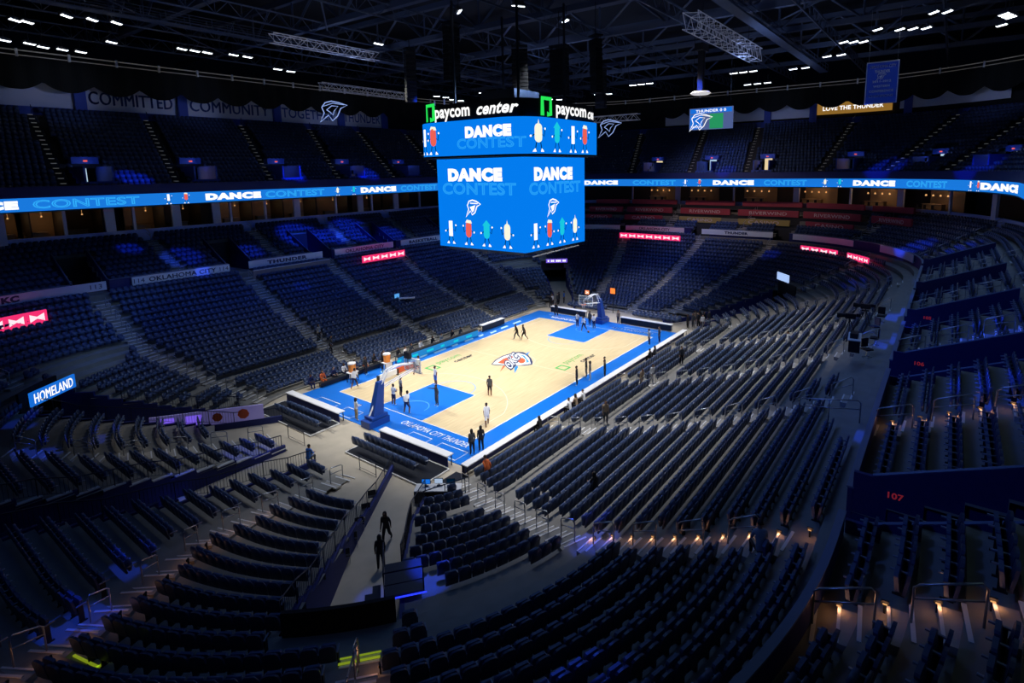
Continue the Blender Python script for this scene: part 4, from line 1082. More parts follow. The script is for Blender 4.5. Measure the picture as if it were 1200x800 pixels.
curved_board('section_sign', FB, 44.7, -19.2, 9.5, 7.78, 8.6, M_SIGNW, 'plain pale fascia board right of the THUNDER sign', 'sign')
curved_board('section_sign', FB, 34.5, -27.6, 8.6, 7.78, 8.65, mat('bright_board', (.5, .62, .9), .5), 'brightly lit pale blue fascia board in the far right corner', 'sign')
curved_board('section_sign', FB, 47.4, 19.0, 9, 7.78, 8.6, M_SIGNW, 'plain pale fascia board right of the scoreboard', 'sign')
def bows(n, w):
    def f(b, g):
        for i in range(n):
            c = -w/2+w*(i+.5)/n; d = w/n*.36; zc = f.zc; h = f.h
            b.add([g(c-d, zc-h), g(c, zc-h*.25), g(c+d, zc-h), g(c+d, zc+h), g(c, zc+h*.25), g(c-d, zc+h)], [(0, 1, 2, 3, 4, 5)])
    return f
def led(x, y, w, n, label, z0=6.35, z1=7.25):
    z0 += .35; z1 += .35
    t = bows(n, w); t.zc = (z0+z1)/2; t.h = (z1-z0)*.3
    curved_board('led_panel', (FA[0]-2.9, FA[1]-2.9, FA[2]-2.9), x, y, w, z0, z1, E_PINK, label, 'display', [(t, 0, 0, 0, 0)], E_PINKL, th=.12)
led(7.3, 30, 7.0, 5, 'pink LED panel with white bow shapes on the scorer side, left of the scoreboard', 6.4, 7.3)
led(-30.6, 29.5, 4.2, 3, 'pink LED panel with white bow shapes at the left edge, below the 113 sign', 5.9, 7.0)
led(46.2, 7.1, 10.8, 7, 'long pink LED panel with white bow shapes at the far end, below OKLAHOMA CITY')
led(43.8, -20.4, 6.0, 4, 'pink LED panel in the far right corner, left one of two', 6.3, 7.1)
led(37.8, -25.4, 4.6, 4, 'pink LED panel in the far right corner, beside the bright fascia board', 6.3, 7.1)
def flat_sign(name, c, right, w, h, m, label, cat, text=None, tm=None, bold=.05, back=M_BLACK, tw=.86, th_=.5, name2='lettering'):
    r = empty(name, label=label, cat=cat); R_ = Vector(right).normalized(); n = R_.cross(Vector((0, 0, 1)))
    f = plane_map(c, R_, (0, 0, 1), 0); b = MB()
    V = [f(-w/2, -h/2), f(w/2, -h/2), f(w/2, h/2), f(-w/2, h/2)]
    b.add([v+n*.05 for v in V]+[v-n*.08 for v in V], [(0, 1, 2, 3), (7, 6, 5, 4), (0, 4, 5, 1), (1, 5, 6, 2), (2, 6, 7, 3), (3, 7, 4, 0)]); b.build('panel', m, r)
    if text:
        b = MB(); put_text(b, text, plane_map(Vector(c)+n*.065, R_, (0, 0, 1), 0), 0, 0, w*tw, h*th_, bold=bold); b.build(name2, tm or E_WHITE, r)
    return r
flat_sign('portal_sign', (-30.9, 15.75, 3.95), (.80, .60, 0), 3.6, .95, E_HOME, 'blue lit sign reading HOMELAND above the left corner tunnel', 'sign', 'HOMELAND', E_WHITE, bold=0.012, th_=.68)
flat_sign('portal_sign', (30.6, 16.2, 4.3), (.62, -.78, 0), 3.3, .6, E_PURP, 'violet lit sign above the far left corner tunnel', 'sign', '- -- --- --', E_WHITE, bold=.03)
flat_sign('portal_sign', (29.6, -17.4, 5.2), (-.75, -.66, 0), 2.6, .9, mat('sign_pale', (0, 0, 0), .5, emit=(.42, .6, 1), es=.95), 'small bright pale blue lit sign above the far right corner tunnel', 'sign')
# section numbers on the near exit walls
for vx, t_ in ((-23.9, '107'), (-10.2, '106'), (0, '105')):
    b = MB(); x = vx-.1+1.4
    put_text(b, t_, plane_map((vx+1.4-.075, -(FA[1]+1.1), 8.72), (0, -1, 0), (0, 0, 1), .01), 0, 0, .40, .2, bold=.03)
    tag(b.build('section_number', mat('number_red_glow', (.6, .06, .08), .5, emit=(.5, .03, .05), es=.25) if t_ == '107' else bpy.data.materials['number_red_glow']), 'red %s number on the dark blue exit wall%s' % (t_, {'107': ' closest to the camera', '106': ' of the middle one of three', '105': ' farthest down the concourse'}[t_]), 'sign')  # digits are given a faint glow of their own
# sponsor board along the left corner tunnel
b = MB(); P0, P1 = Vector((-27.0, 11.35, .1)), Vector((-21.2, 7.0, .1)); R_ = (P1-P0).normalized()
sp = flat_sign('tunnel_board', tuple((P0+P1)/2+Vector((0, 0, .9))), tuple(R_), (P1-P0).length, 1.1, mat('board_violet_glow', (.45, .42, .75), .5, emit=(.35, .3, .9), es=.12), 'pale violet sponsor boards along the left corner tunnel', 'sign')  # faint glow added to the board colour
fs_ = plane_map(tuple((P0+P1)/2+Vector((0, 0, .9))), tuple(R_), (0, 0, 1), .07); b = MB(); [poly_on(b, fs_, arc(u, .02*k, .34+.05*(k % 2), 0, 330, 7)) for k, u in enumerate((.6, 2.3))]; b.build('red_graphic', M_CORANGE, sp); b = MB(); [poly_on(b, fs_, rect(u-.5, -.35, u+.5, .35)) for u in (-2.6, -.9)]; b.build('violet_graphic', E_PURP, sp)

# casino boards at the far end: three tiers
for (ua, z0, z1, words) in ((3.2, 9.3, 10.2, 'CASINO'), (5.6, 10.5, 11.5, 'RIVERWIND'), (8.0, 11.9, 12.7, None)):
    abr = ulv(ua)
    for i, (y, w_, gold) in enumerate(((19, 6.3, 0), (11.0, 8.6, 0), (.8, 8.6, 1), (-9.6, 9.4, 1), (-19.2, 8.8, 0), (-27, 6.4, 0))):
        sc_ = {0: 1, 1: 1, 2: 1, 3: 1, 4: 1, 5: 1}[i]
        P = contour(abr); q = P[np.argmin(np.hypot(P[:, 0]-60, P[:, 1]-y*1.0))]
        m = M_RIVG if gold and words == 'CASINO' else M_RIVR
        ylab = ['behind the scoreboard edge', 'right of the scoreboard', 'above the OKLAHOMA CITY sign', 'above the THUNDER sign', 'second from the right end', 'at the right end'][i]
        x_, y_ = abr[0], y
        if abs(y) > abr[1]-abr[2]: t = math.asin(min(1, (abs(y)-(abr[1]-abr[2]))/abr[2])); x_ = abr[0]-abr[2]+abr[2]*math.cos(t)
        if words == 'CASINO' and i == 5: continue
        curved_board('casino_board', abr, x_, y_, w_-(1.5 if words == 'CASINO' else 0), z0, z1, m,
                     '%s terrace board %s, %s' % ('gold' if m is M_RIVG else 'dark red', 'reading '+words if words else 'of the top tier', ylab), 'sign',
                     [(words, 0, w_*(.5 if words == 'CASINO' else .62), .5, .01)] if words else (), M_RIVT, th=.3, eps=0)
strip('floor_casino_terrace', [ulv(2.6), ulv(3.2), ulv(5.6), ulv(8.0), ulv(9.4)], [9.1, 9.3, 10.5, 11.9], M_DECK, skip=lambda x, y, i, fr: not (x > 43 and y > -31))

# ---------------------------------------------------------------- suites under the upper deck
SP = (55.6, 39.2, 29.5)
PX = [(-28.2, 1), (-23.2, 0), (-19.4, 1), (-17.2, 0), (-13.0, 1), (-8.6, 1), (-6.9, 0), (-2.5, 0), (1.9, 1), (8.0, 0), (12.2, 1), (14.3, 0), (19, 1), (24, 0)]
def pillar(x, y, wide, label):
    a = math.atan2(y-(9.7 if y > 0 else -9.7) if abs(y) > 9.7 else 0, x-(26 if x > 0 else -26) if abs(x) > 26 else 0)
    b = MB(); w_ = .9 if wide else .25
    b.box((0, 0, 13.4), (.3, w_, 3.6)); o = b.build('suite_pillar', bpy.data.materials['pillar_pale'] if 'pillar_pale' in bpy.data.materials else mat('pillar_pale', (.6, .68, .9), .6))
    o.location = (x, y, 0); o.rotation_euler = (0, 0, a); tag(o, label, 'pillar')
for i, (x, wd) in enumerate(PX):
    yy = 39.6 if abs(x) < 26 else 39.2
    pillar(x, yy, wd, ('wide pale suite pillar' if wd else 'slim pale suite pillar')+' on the scorer side, number %d from the left edge' % (i+1))
for i, (x, y) in enumerate([(56, 16), (56, 7), (56, -3), (55.6, -13), (53, -21), (49.5, -27.5), (44.5, -33), (38, -37.0), (31, -39.3)]):
    pillar(x, y, i % 2, 'pale suite pillar at the far end and corner, number %d from the scoreboard' % (i+1))
# warm interiors: partition walls, counters, lit lamps
rnd = random.Random(11)
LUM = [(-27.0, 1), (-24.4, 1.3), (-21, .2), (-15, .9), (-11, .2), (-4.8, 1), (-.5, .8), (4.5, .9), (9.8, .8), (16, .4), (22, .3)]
for i, (x, lv) in enumerate(LUM):
    r = empty('suite_room', (x, 42.6, 11.65), label='glimpse of a warm-lit hospitality suite on the scorer side, number %d from the left' % (i+1), cat='suite', group='hospitality suites')
    b = MB(); b.box((0, 2.2, 1.8), (3.0, .1, 2.9)); b.build('back_wall', mat('suite_wall_by_light_%d' % i, (.30*lv+.03, .2*lv+.02, .11*lv+.02), .7), r)  # room light level is also put into the wall colour
    b = MB(); b.box((1.55, .6, 1.8), (.12, 3.4, 3.4)); b.build('partition', bpy.data.materials['suite_back'], r)
    b = MB(); b.box((-.3, 1.0, .5), (1.8, .6, 1.0)); b.box((-.3, 1.0, 1.03), (2.0, .75, .06)); b.build('counter', M_LACQ, r)
    b = MB(); b.lathe((.3, .8, 2.6), [(.02, .14), (.07, .1), (.09, .0), (.0, .0)], 8); b.tube([(.3, .8, 2.75), (.3, .8, 3.5)], .01, 4); b.build('pendant_lamp', E_WARM, r)
    d = bpy.data.lights.new('suite_lamp', 'POINT'); d.energy = 11*lv; d.color = (1, .62, .3); d.shadow_soft_size = .15
    q = bpy.data.objects.new('suite_lamp', d); C.objects.link(q); q.location = (.3, .2, 2.6); q.parent = r
for i, (x, y, e) in enumerate([(58, 12, 26), (58, 4, 12), (58, -6, 20), (57, -15, 60), (53.5, -24, 60), (49, -31, 25)]):
    a = math.atan2(y, x-20) if abs(y) > 12 else 0
    r = empty('suite_room', (x+1, y, 11.9), a-PI/2, label='glimpse of the warm-lit club lounge at the far end, number %d from the scoreboard' % (i+1), cat='suite', group='hospitality suites')
    b = MB(); b.box((0, 2.2, 1.7), (5.5, .1, 3.0)); b.build('back_wall', mat('lounge_wall_%d' % i, (.32, .22, .13), .7), r)
    b = MB(); b.box((-.6, .8, .55), (3.2, .6, 1.1)); b.box((-.6, .8, 1.13), (3.4, .8, .06)); b.build('counter', M_LACQ, r)
    b = MB()
    for k in range(4): b.lathe((-1.8+k*1.2, .6, 2.2), [(.02, .25), (.1, .2), (.13, 0), (0, 0)], 6)
    b.build('pendant_lamp', E_WARM, r)
    for k in range(3):
        b = MB(); b.box((-1.7+k*1.3, -.5, .55), (.4, .4, .06)); b.tube([(-1.7+k*1.3, -.5, 0), (-1.7+k*1.3, -.5, .55)], .04, 5); b.box((-1.7+k*1.3, -.7, .85), (.4, .06, .5)); b.build('bar_stool', M_FRAME, r)
    d = bpy.data.lights.new('suite_lamp', 'POINT'); d.energy = e; d.color = (1, .58, .28); d.shadow_soft_size = .2
    q = bpy.data.objects.new('suite_lamp', d); C.objects.link(q); q.location = (0, -.2, 2.5); q.parent = r

# ---------------------------------------------------------------- upper deck exits with lit doorways
def deck_exit(x, y, a, mw, label, cold):
    r = empty('deck_exit', (x, y, 17.4), a, label=label, cat='doorway')       # +y points outwards
    b = MB(); b.box((-1.15, 1.2, .9), (.18, 4.6, 2.1)); b.build('side_wall', M_BANB, r); b = MB(); b.box((1.15, 1.2, .9), (.18, 4.6, 2.1)); b.build('side_wall', M_BANB, r)
    b = MB(); b.box((0, -1.0, .1), (3.0, .14, .7)); b.build('front_rail_wall', M_BANB, r)
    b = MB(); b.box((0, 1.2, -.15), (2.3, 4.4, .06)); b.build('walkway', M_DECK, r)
    b = MB(); b.box((0, 3.0, 2.6), (2.3, 1.0, .7)); b.build('lintel', M_BANB, r)
    b = MB(); b.box((0, 3.3, 1.2), (1.3*mw, .05, 2.2)); b.build('lit_doorway', cold, r)
    b = MB(); b.box((0, 2.46, 2.55), (.35, .05, .16)); b.build('exit_sign', E_RED, r)
    d = bpy.data.lights.new('exit_lamp', 'POINT'); d.energy = 16; d.color = (.25, .4, 1); d.shadow_soft_size = .2
    q = bpy.data.objects.new('exit_lamp', d); C.objects.link(q); q.location = (0, 1.4, 2.3); q.parent = r
for i, (x, y, c_) in enumerate([(-20.8, 37.2, E_DOOR), (-10.8, 37.2, E_DOORW), (-.4, 37.2, E_DOOR), (9.6, 37.2, E_DOORW), (20, 37.2, E_DOOR)]):
    deck_exit(x, y, 0, .8 if c_ is E_DOORW else .35, 'blue-walled upper deck exit with lit doorway, scorer side, number %d from the left' % (i+1), c_)
for i, (x, y, c_) in enumerate([(52.4, 10.5, E_DOORW), (52.4, .6, E_DOOR), (52.4, -8.5, E_DOORW), (51.8, -20.5, E_YEL), (48.5, -30, E_DOOR), (42, -36.3, E_DOOR)]):
    deck_exit(x, y, -PI/2-(0 if abs(y) < 14 else math.atan2(-y-14, x-26)), .9, 'blue-walled upper deck exit with lit doorway, far end, number %d from the scoreboard' % (i+1), c_)

# ---------------------------------------------------------------- upper wall banners, pillars, drape
WB = grow(WT, -.3)
def wall_panel(i, x, y, w, z0, z1, label, text=None, m=M_BANW, tz=None):
    curved_board('wall_banner', WB, x, y, w, z0, z1, m, label, 'banner', [(text, 0, w*.9, 1.5, 0.012)] if text else (), M_BANT, th=.05, eps=.02)
zt = 29.2
for i, (x, w_, t_) in enumerate([(-22.6, 9.6, None), (-11.8, 10.0, 'COMMITTED'), (.3, 12.1, 'COMMUNITY'), (12.4, 10.2, 'TOGETHER'), (22.6, 8.4, 'THUNDER')]):
    wall_panel(i, x, 51.6, w_, 26.2, zt, ('white upper wall banner reading '+t_) if t_ else 'blank white upper wall banner in the top left corner', t_)
for i, (x, y, w_, t_) in enumerate([(66.7, 9.5, 9.5, None), (66.7, -1, 7.5, None), (66.7, -9, 6.4, None), (64.5, -33, 14.5, None), (54, -47, 16, None)]):
    wall_panel(i, x, y, w_, 27.0 if i > 2 else 26.6, 29.6 if i < 3 else 30.6, 'blank pale upper wall banner at the far end, number %d from the scoreboard' % (i+1))
curved_board('lit_wall_sign', WB, 66.5, -18.5, 11.5, 26.9, 28.8, mat('yellow_band', (.1, .06, .02), .6, emit=(1, .5, .08), es=.25), 'glowing yellow sign reading LOVE THE THUNDER behind the hanging banner', 'sign', [('LOVE THE THUNDER', 0, 9, .7, .03)], E_WHITE, th=.05, eps=.05)
ring_wall('trim_upper_wall', grow(WT, -.5), 25.3, 26.25, .3, M_BANB, keep=lambda x, y, fr: seen_deck(x, y))
for i, x in enumerate((-17.3, -6.3, 6.8, 18.0, 27)):
    b = MB(); b.box((x, 51.2, 27.2), (1.1, .5, 4.6)); b.tube([(x-.6, 51.0, 24.7), (x+.6, 51.0, 24.7)], .3, 6); tag(b.build('wall_pillar', M_BANB), 'blue pillar between the upper wall banners, number %d from the left' % (i+1), 'pillar')
for i, (x, y) in enumerate([(66.2, 4.0), (66.2, -5.3), (66.0, -12.8), (64.8, -26.5), (58, -43)]):
    b = MB(); b.box((0, 0, 27.8), (.5, 1.1, 4.6)); b.tube([(0, -.5, 25.3), (0, .5, 25.3)], .3, 6)
    o = b.build('wall_pillar', M_BANB); o.location = (x, y, 0); tag(o, 'blue pillar on the far upper wall, number %d from the scoreboard' % (i+1), 'pillar')
# scalloped black drape hanging in front of the upper wall
DR = grow(WT, -3.0)
P = contour(DR, FR_S); vs = []; fs = []; acc = 0
b = MB()
for j in range(len(P)):
    q = P[j]; nq = P[(j+1) % len(P)]; d = math.hypot(*(nq-q))
    if seen_deck(*q):
        hi = 31.6; f_ = lambda s: 27.75+.95*(1-abs(math.sin(PI*s/4.6)))**1.2
        w0 = .12*math.sin(acc*3.1); w1 = .12*math.sin((acc+d)*3.1); n0 = FR_S[j, 2:4]; n1 = FR_S[(j+1) % len(P), 2:4]
        a0 = q+n0*w0; a1 = nq+n1*w1; x0, x1 = f_(acc), f_(acc+d)
        b.add([(a0[0], a0[1], x0), (a1[0], a1[1], x1), (a1[0], a1[1], hi), (a0[0], a0[1], hi), (a0[0]+n0[0]*.03, a0[1]+n0[1]*.03, x0), (a1[0]+n1[0]*.03, a1[1]+n1[1]*.03, x1), (a1[0]+n1[0]*.03, a1[1]+n1[1]*.03, hi), (a0[0]+n0[0]*.03, a0[1]+n0[1]*.03, hi)], [(0, 1, 2, 3), (7, 6, 5, 4), (0, 4, 5, 1)])
    acc += d
tag(b.build('drape', M_DRAPE), 'black scalloped drape hanging round the top of the upper deck', 'curtain')
# thin tube truss that carries it
rt = empty('curtain_truss', label='thin pale tube truss running above the black scalloped drape', cat='truss')
idx = [j for j in range(len(P)) if seen_deck(*P[j])]
runs = []
for j in idx:
    if runs and runs[-1][-1] == j-1: runs[-1].append(j)
    else: runs.append([j])
for run in runs:
    T = [P[j] for j in run[::4]]
    if len(T) < 2: continue
    b = MB(); b.tube([(q[0]*.985, q[1]*.985, 31.7) for q in T], .07, 5); b.tube([(q[0]*.985, q[1]*.985, 31.2) for q in T], .05, 5); b.build('chord', mat('truss_tube_glow', (.45, .44, .42), .4, emit=(.35, .32, .28), es=.10) if 'truss_tube_glow' not in bpy.data.materials else bpy.data.materials['truss_tube_glow'], rt)  # tube colour carries a faint glow, no lamp in it
    last = None
    for q in T:
        if last is None or math.hypot(*(q-last)) > 4.4: MB().box((q[0]*.985, q[1]*.985, 31.45), (.22, .22, .8)).build('bracket', M_WHITE, rt); last = q

# ---------------------------------------------------------------- roof
o = MB(); o.box((5, 5, 40.5), (170, 150, .4)); o = o.build('ceiling', M_ROOF, kind='structure')
def truss(p0, p1, depth, name, label, n, r=.16, m=M_TRUSS, group=None, web=.09, vert=True):
    rt = empty(name, label=label, cat='truss', group=group); p0, p1 = Vector(p0), Vector(p1)
    b = MB(); b.box((0, 0, 0), (.01, .01, .01)) if 0 else None
    up = Vector((0, 0, depth)); d = (p1-p0)
    a = math.atan2(d.y, d.x); L = d.length
    for z in (0, depth): b.box(tuple((p0+p1)/2+Vector((0, 0, z))), (L, r*2.2, r*2), rz=a)
    b.build('chord', m, rt)
    b = MB()
    for i in range(n):
        q0 = p0+d*(i/n); q1 = p0+d*((i+1)/n); qm = (q0+q1)/2
        b.tube([q0+up, qm], web, 4); b.tube([qm, q1+up], web, 4)
        if vert: b.tube([qm, qm+up], web*.8, 4)
    b.build('web', m, rt); return rt
for i, x in enumerate((-26, -14, -2, 10, 22, 34, 46, 58)):
    truss((x, -55, 34.5), (x, 62, 34.5), 3.6, 'roof_truss', 'deep steel roof truss crossing above the court, number %d from the camera' % (i+1), 13, .3, group='main roof trusses', web=.17)
for i, y in enumerate((-42, -31, -20, -9, 2, 13, 24, 35, 46)):
    truss((-40, y, 33.2), (70, y, 33.2), 1.3, 'roof_joist', 'lighter steel joist running the length of the roof, number %d from the right' % (i+1), 44, .07, group='roof joists', web=.04)
for i, (x0, y0, x1, y1) in enumerate([(-26, -9, -2, 24), (10, -31, 34, -9), (-26, 24, -2, 46), (22, 2, 46, 24), (22, -42, 46, -20)]):
    b = MB(); b.tube([(x0, y0, 33.8), (x1, y1, 33.8)], .09, 5); tag(b.build('roof_brace', M_TRUSS), 'diagonal steel brace under the roof, number %d' % (i+1), 'brace', 'roof braces')
# lattice catwalk
for i, y in enumerate((-16, 27)):
    r = empty('catwalk', label='dark steel catwalk under the roof, %s of the scoreboard' % ('camera side' if y < 0 else 'scorer side'), cat='catwalk')
    b = MB(); b.box((10, y, 32.2), (90, 1.1, .12)); b.build('deck', M_TRUSS, r)
    b = MB()
    for s in (-.55, .55): b.box((10, y+s, 33.2), (90, .05, .05)); b.box((10, y+s, 32.7), (90, .04, .04))
    for k in range(46): b.box((-35+k*2, y-.55, 32.7), (.05, .05, 1.0)); b.box((-35+k*2, y+.55, 32.7), (.05, .05, 1.0))
    b.build('rail', M_TRUSS, r)
# aluminium show trusses
def box_truss(c, L, a, z, label, w=.9, n=None):
    r = empty('lighting_truss', (c[0], c[1], z), a, label=label, cat='truss'); n = n or int(L/.9)
    b = MB()
    for y in (-w/2, w/2):
        for zz in (0, w): b.tube([(-L/2, y, zz), (L/2, y, zz)], .045, 5)
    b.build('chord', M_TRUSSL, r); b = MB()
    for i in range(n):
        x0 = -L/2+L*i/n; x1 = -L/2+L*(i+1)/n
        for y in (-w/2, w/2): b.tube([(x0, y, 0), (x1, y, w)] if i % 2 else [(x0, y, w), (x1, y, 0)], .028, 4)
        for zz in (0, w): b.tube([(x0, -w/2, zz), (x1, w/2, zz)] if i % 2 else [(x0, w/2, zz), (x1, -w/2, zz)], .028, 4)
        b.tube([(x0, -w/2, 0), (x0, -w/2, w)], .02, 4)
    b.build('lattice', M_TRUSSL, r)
    b = MB()
    for x in (-L*.35, L*.35): b.tube([(x, 0, w), (x, 0, 33.5-z)], .025, 4)
    b.build('hanging_cable', M_FRAME, r); return r
box_truss((15, -14.6), 19, 0, 29.6, 'bright aluminium lattice truss above the far right of the court', 1.3)
box_truss((13, 37.5), 15, 0, 29.6, 'aluminium lattice truss near the drape, left of the scoreboard')
box_truss((-2, 24), 13, 0, 31.5, 'aluminium lattice truss under the roof on the left')
box_truss((28, 22), 9, -PI/2+.0, 24.5, 'aluminium lattice truss just left of the scoreboard')
box_truss((38, 12), 12, -PI/2, 25.6, 'aluminium lattice truss just right of the scoreboard')
# black line arrays
def line_array(x, y, z0, n, label, w=1.25):
    r = empty('speaker_array', (x, y, z0), math.atan2(-y, -x), label=label, cat='speaker'); 
    for i in range(n):
        b = MB(); z = i*.42+.2; b.box((-.015*(n-i)**1.3*.3, 0, z), (.7, w, .37)); b.box((.36-.015*(n-i)**1.3*.3, 0, z), (.03, w*.9, .3)); b.build('cabinet', M_BLACK, r)
    b = MB(); b.box((0, 0, n*.42+.3), (.9, w, .12)); b.tube([(0, 0, n*.42+.3), (0, 0, 34-z0)], .04, 4); b.build('rigging', M_BLACK, r)
line_array(.1, 7.2, 27.0, 12, 'black line-array speaker column hanging left of the scoreboard, nearer one', 1.6)
line_array(6.5, 20.5, 26.6, 14, 'black line-array speaker column left of the scoreboard, farther one')
line_array(12, 8.2, 25.7, 15, 'black speaker column hanging behind the scoreboard centre', 1.8)
line_array(8.5, .4, 25.8, 11, 'black speaker column hanging above the right half of the scoreboard', 1.9)
line_array(8, -4.2, 25.6, 12, 'black speaker column hanging above the right end of the scoreboard')
line_array(20, 2.2, 25.6, 11, 'black speaker column hanging right of the scoreboard')

# roof lamp heads
rnd = random.Random(5)
LH = []
for (x, y, n, dx, dy) in [(-23.6, 29.4, 3, 1.7, -.3), (-25.9, 34.3, 2, .8, 0), (-24.6, 44.8, 2, 1.9, 0), (-21.4, 45.8, 3, 1.6, 0), (-17.8, 37.9, 1, 1, 0), (1, 39.9, 2, 2, .3), (-12, 36, 3, 1.3, 0), (-7, 35, 2, 1.6, 0),
                          (33.6, 44.4, 2, 2.3, 0), (39, 45.8, 2, 2.3, 0), (35.8, 35.3, 2, 1.4, 0), (51.6, 21.2, 2, .8, -2), (45.6, 10.9, 3, 0, -1.5), (44.9, -5.8, 3, 0, -1.4), (47, -13.5, 2, 0, -1.6), (40, -19, 2, 0, -1.6), (32.1, -22, 3, .6, -.9), (27.7, -25.7, 1, 1, 0), (29.2, -27.5, 3, .5, -1.1),
                          (23.6, -30.5, 2, .5, -1.0), (28.6, -35.7, 3, .9, -.3), (33.8, -35.8, 1, 1, 0), (-1.7, -2.5, 1, 1, 0), (4.9, -2.9, 1, 1, 0), (-3.6, 2.6, 1, 1, 0), (-.1, 17.9, 1, 1, 0), (58, -4, 3, 0, -1.6), (50, 33, 3, 1.5, -1.2)]:
    for k in range(n): LH.append((x+dx*k, y+dy*k))
M_HOUS = mat('lamp_housing', (.05, .05, .06), .5)
proto_l = None
for i, (x, y) in enumerate(LH):
    a = math.atan2(-y, -x)
    r = empty('roof_lamp', (x, y, 32.0), a-PI/2, label='small white floodlight head clamped under the roof', cat='light', group='roof floodlights')
    if proto_l is None:
        b = MB(); b.box((0, 0, .0), (1.0, .45, .22)); b.tube([(0, 0, .1), (0, 0, 1.2)], .03, 5); b.box((0, -.1, .16), (.8, .3, .12)); me_h = b.build('housing', M_HOUS, r)
        b = MB(); b.box((0, .1, -.13), (1.1, .24, .05), tilt=.35); me_f = b.build('lamp_face', E_LAMP, r); proto_l = (me_h, me_f)
    else:
        for q in proto_l: c = q.copy(); C.objects.link(c); c.parent = r
# hanging things
r = empty('hanging_banner', (30, -26.1, 26.9), label='blue hanging banner with white border and text about conference champions', cat='banner')
M_BN = mat('banner_blue_glow', (.01, .05, .42), .6, emit=(.004, .02, .22), es=.25)  # cloth is given a faint blue glow to lift it
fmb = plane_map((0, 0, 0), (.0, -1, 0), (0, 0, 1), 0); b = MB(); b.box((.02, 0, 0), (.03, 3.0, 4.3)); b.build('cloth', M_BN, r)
b = MB(); band(b, [(-1.44, -2.09), (1.44, -2.09), (1.44, 2.09), (-1.44, 2.09)], .1, 0, fmap=lambda x, y, c=0: fmb(x, y, .012), closed=True); b.build('border', M_BANW, r)
b = MB()
for k, (t_, w_, h_) in enumerate((('OKLAHOMA CITY', 2.4, .28), ('THUNDER', 1.4, .3), (None, 0, 0), ('2011-2012', 1.7, .22), ('WESTERN', 1.5, .22), ('CONFERENCE', 2.2, .24), ('CHAMPIONS', 2.2, .24))):
    if t_: put_text(b, t_, lambda u, v, c=0: fmb(u, v, .012), 0, 1.65-k*.5, w_, h_, bold=.02)
bolt_logo(b, lambda u, v, c=0: fmb(u, v, .012), -.1, .65, .7); b.build('lettering', M_WHITE, r)
b = MB(); b.tube([(0, -1.5, 2.15), (0, 1.5, 2.15)], .04, 6); b.tube([(0, -1.3, 2.15), (0, -1.3, 7.5)], .015, 4); b.tube([(0, 1.3, 2.15), (0, 1.3, 7.5)], .015, 4); b.build('hanging_bar', M_STEEL, r)
r = flat_sign('video_screen', (22, -10.7, 23.7), (0, -1, 0), 4.9, 2.35, mat('screen_grey', (0, 0, 0), .5, emit=(.08, .12, .3), es=.9), 'small hanging video screen showing a blue and green score graphic', 'screen')
f = plane_map((21.93, -10.7, 23.7), (0, -1, 0), (0, 0, 1), .0)
b = MB(); poly_on(b, f, rect(-2.35, -1.1, -.9, .5)); poly_on(b, f, rect(-2.35, .6, 2.35, 1.1)); b.build('blue_graphic', E_HOME, r)
b = MB(); poly_on(b, f, rect(-.1, -1.1, 1.4, .5)); b.build('green_graphic', mat('screen_green', (0, 0, 0), .5, emit=(.02, .32, .12), es=.9), r)
b = MB(); f2 = plane_map((21.91, -10.7, 23.7), (0, -1, 0), (0, 0, 1), 0); put_text(b, 'THUNDER 0 0', f2, 0, .85, 3.4, .3); put_text(b, 'PAYCOM', f2, -1.6, -.85, 1.2, .22); b.build('lettering', E_WHITE, r)
b = MB(); b.tube([(22.1, -8.6, 24.8), (22.1, -8.6, 33)], .03, 4); b.tube([(22.1, -12.8, 24.8), (22.1, -12.8, 33)], .03, 4); b.build('cable', M_FRAME, r)
def neon(c, rt_, s, label, white=False, disc=False, z2=33):
    r = empty('neon_logo', c, label=label, cat='neon sign'); R_ = Vector(rt_).normalized()
    f = lambda x, y: (R_.x*x, R_.y*x, y)
    b = MB()
    O = [(-.95, .35), (-.6, .8), (0, .95), (.7, .8), (1.5, .55), (.85, .25), (.5, -.5), (.0, -.95), (-.35, -.4), (-1.2, -1.1), (-.75, -.2), (-.95, .35)]
    b.tube([f(x*s, y*s) for x, y in O], .05*s, 5); b.tube([f(x*s, y*s) for x, y in [(-.5, .1), (0, .5), (.6, .45), (.2, 0), (.1, -.4), (-.2, -.1), (-.5, .1)]], .04*s, 5)
    b.tube([f(x*s, y*s) for x, y in [(-.8, .45), (.1, .75), (1.2, .6)]], .03*s, 5)
    b.build('outline_tube', E_WHITE if white else E_NEON, r)
    b = MB(); b.tube([f(0, s*.95), f(0, z2-c[2])], .02, 4); b.build('cable', M_FRAME, r)
    return r
neon((23.5, 25.4, 22.7), (.6, -.8, 0), 1.15, 'glowing blue outline team logo hanging left of the scoreboard')
neon((35, 9.5, 24.4), (.6, -.8, 0), 1.3, 'glowing blue outline team logo hanging right of the scoreboard')
neon((4, 33, 26.3), (.7, -.7, 0), 1.3, 'faint outline team logo hanging before the upper wall banners')
neon((12, -13.2, 22.6), (.6, -.8, 0), .8, 'white outline team logo hanging below the lit white disc', white=True)
r = empty('disc_light', (12.0, -13.2, 25.2), label='glowing white disc lamp hanging on a black post under the lattice truss', cat='light')
b = MB(); b.lathe((0, 0, 0), [(0, -.12), (.75, -.12), (.95, 0), (.75, .16), (.3, .2), (0, .2)], 20); b.build('disc', mat('disc_white', (.6, .6, .6), .5, emit=(1, .97, .93), es=.5), r)
b = MB(); b.box((0, 0, 2.0), (.5, .5, 3.6)); b.box((0, 0, 4.1), (1.5, .8, .6)); b.build('post', M_BLACK, r)
r = empty('rigging_frame', (13, 22.5, 25.4), label='pale rectangular steel frame hanging just left of the scoreboard sign', cat='frame')
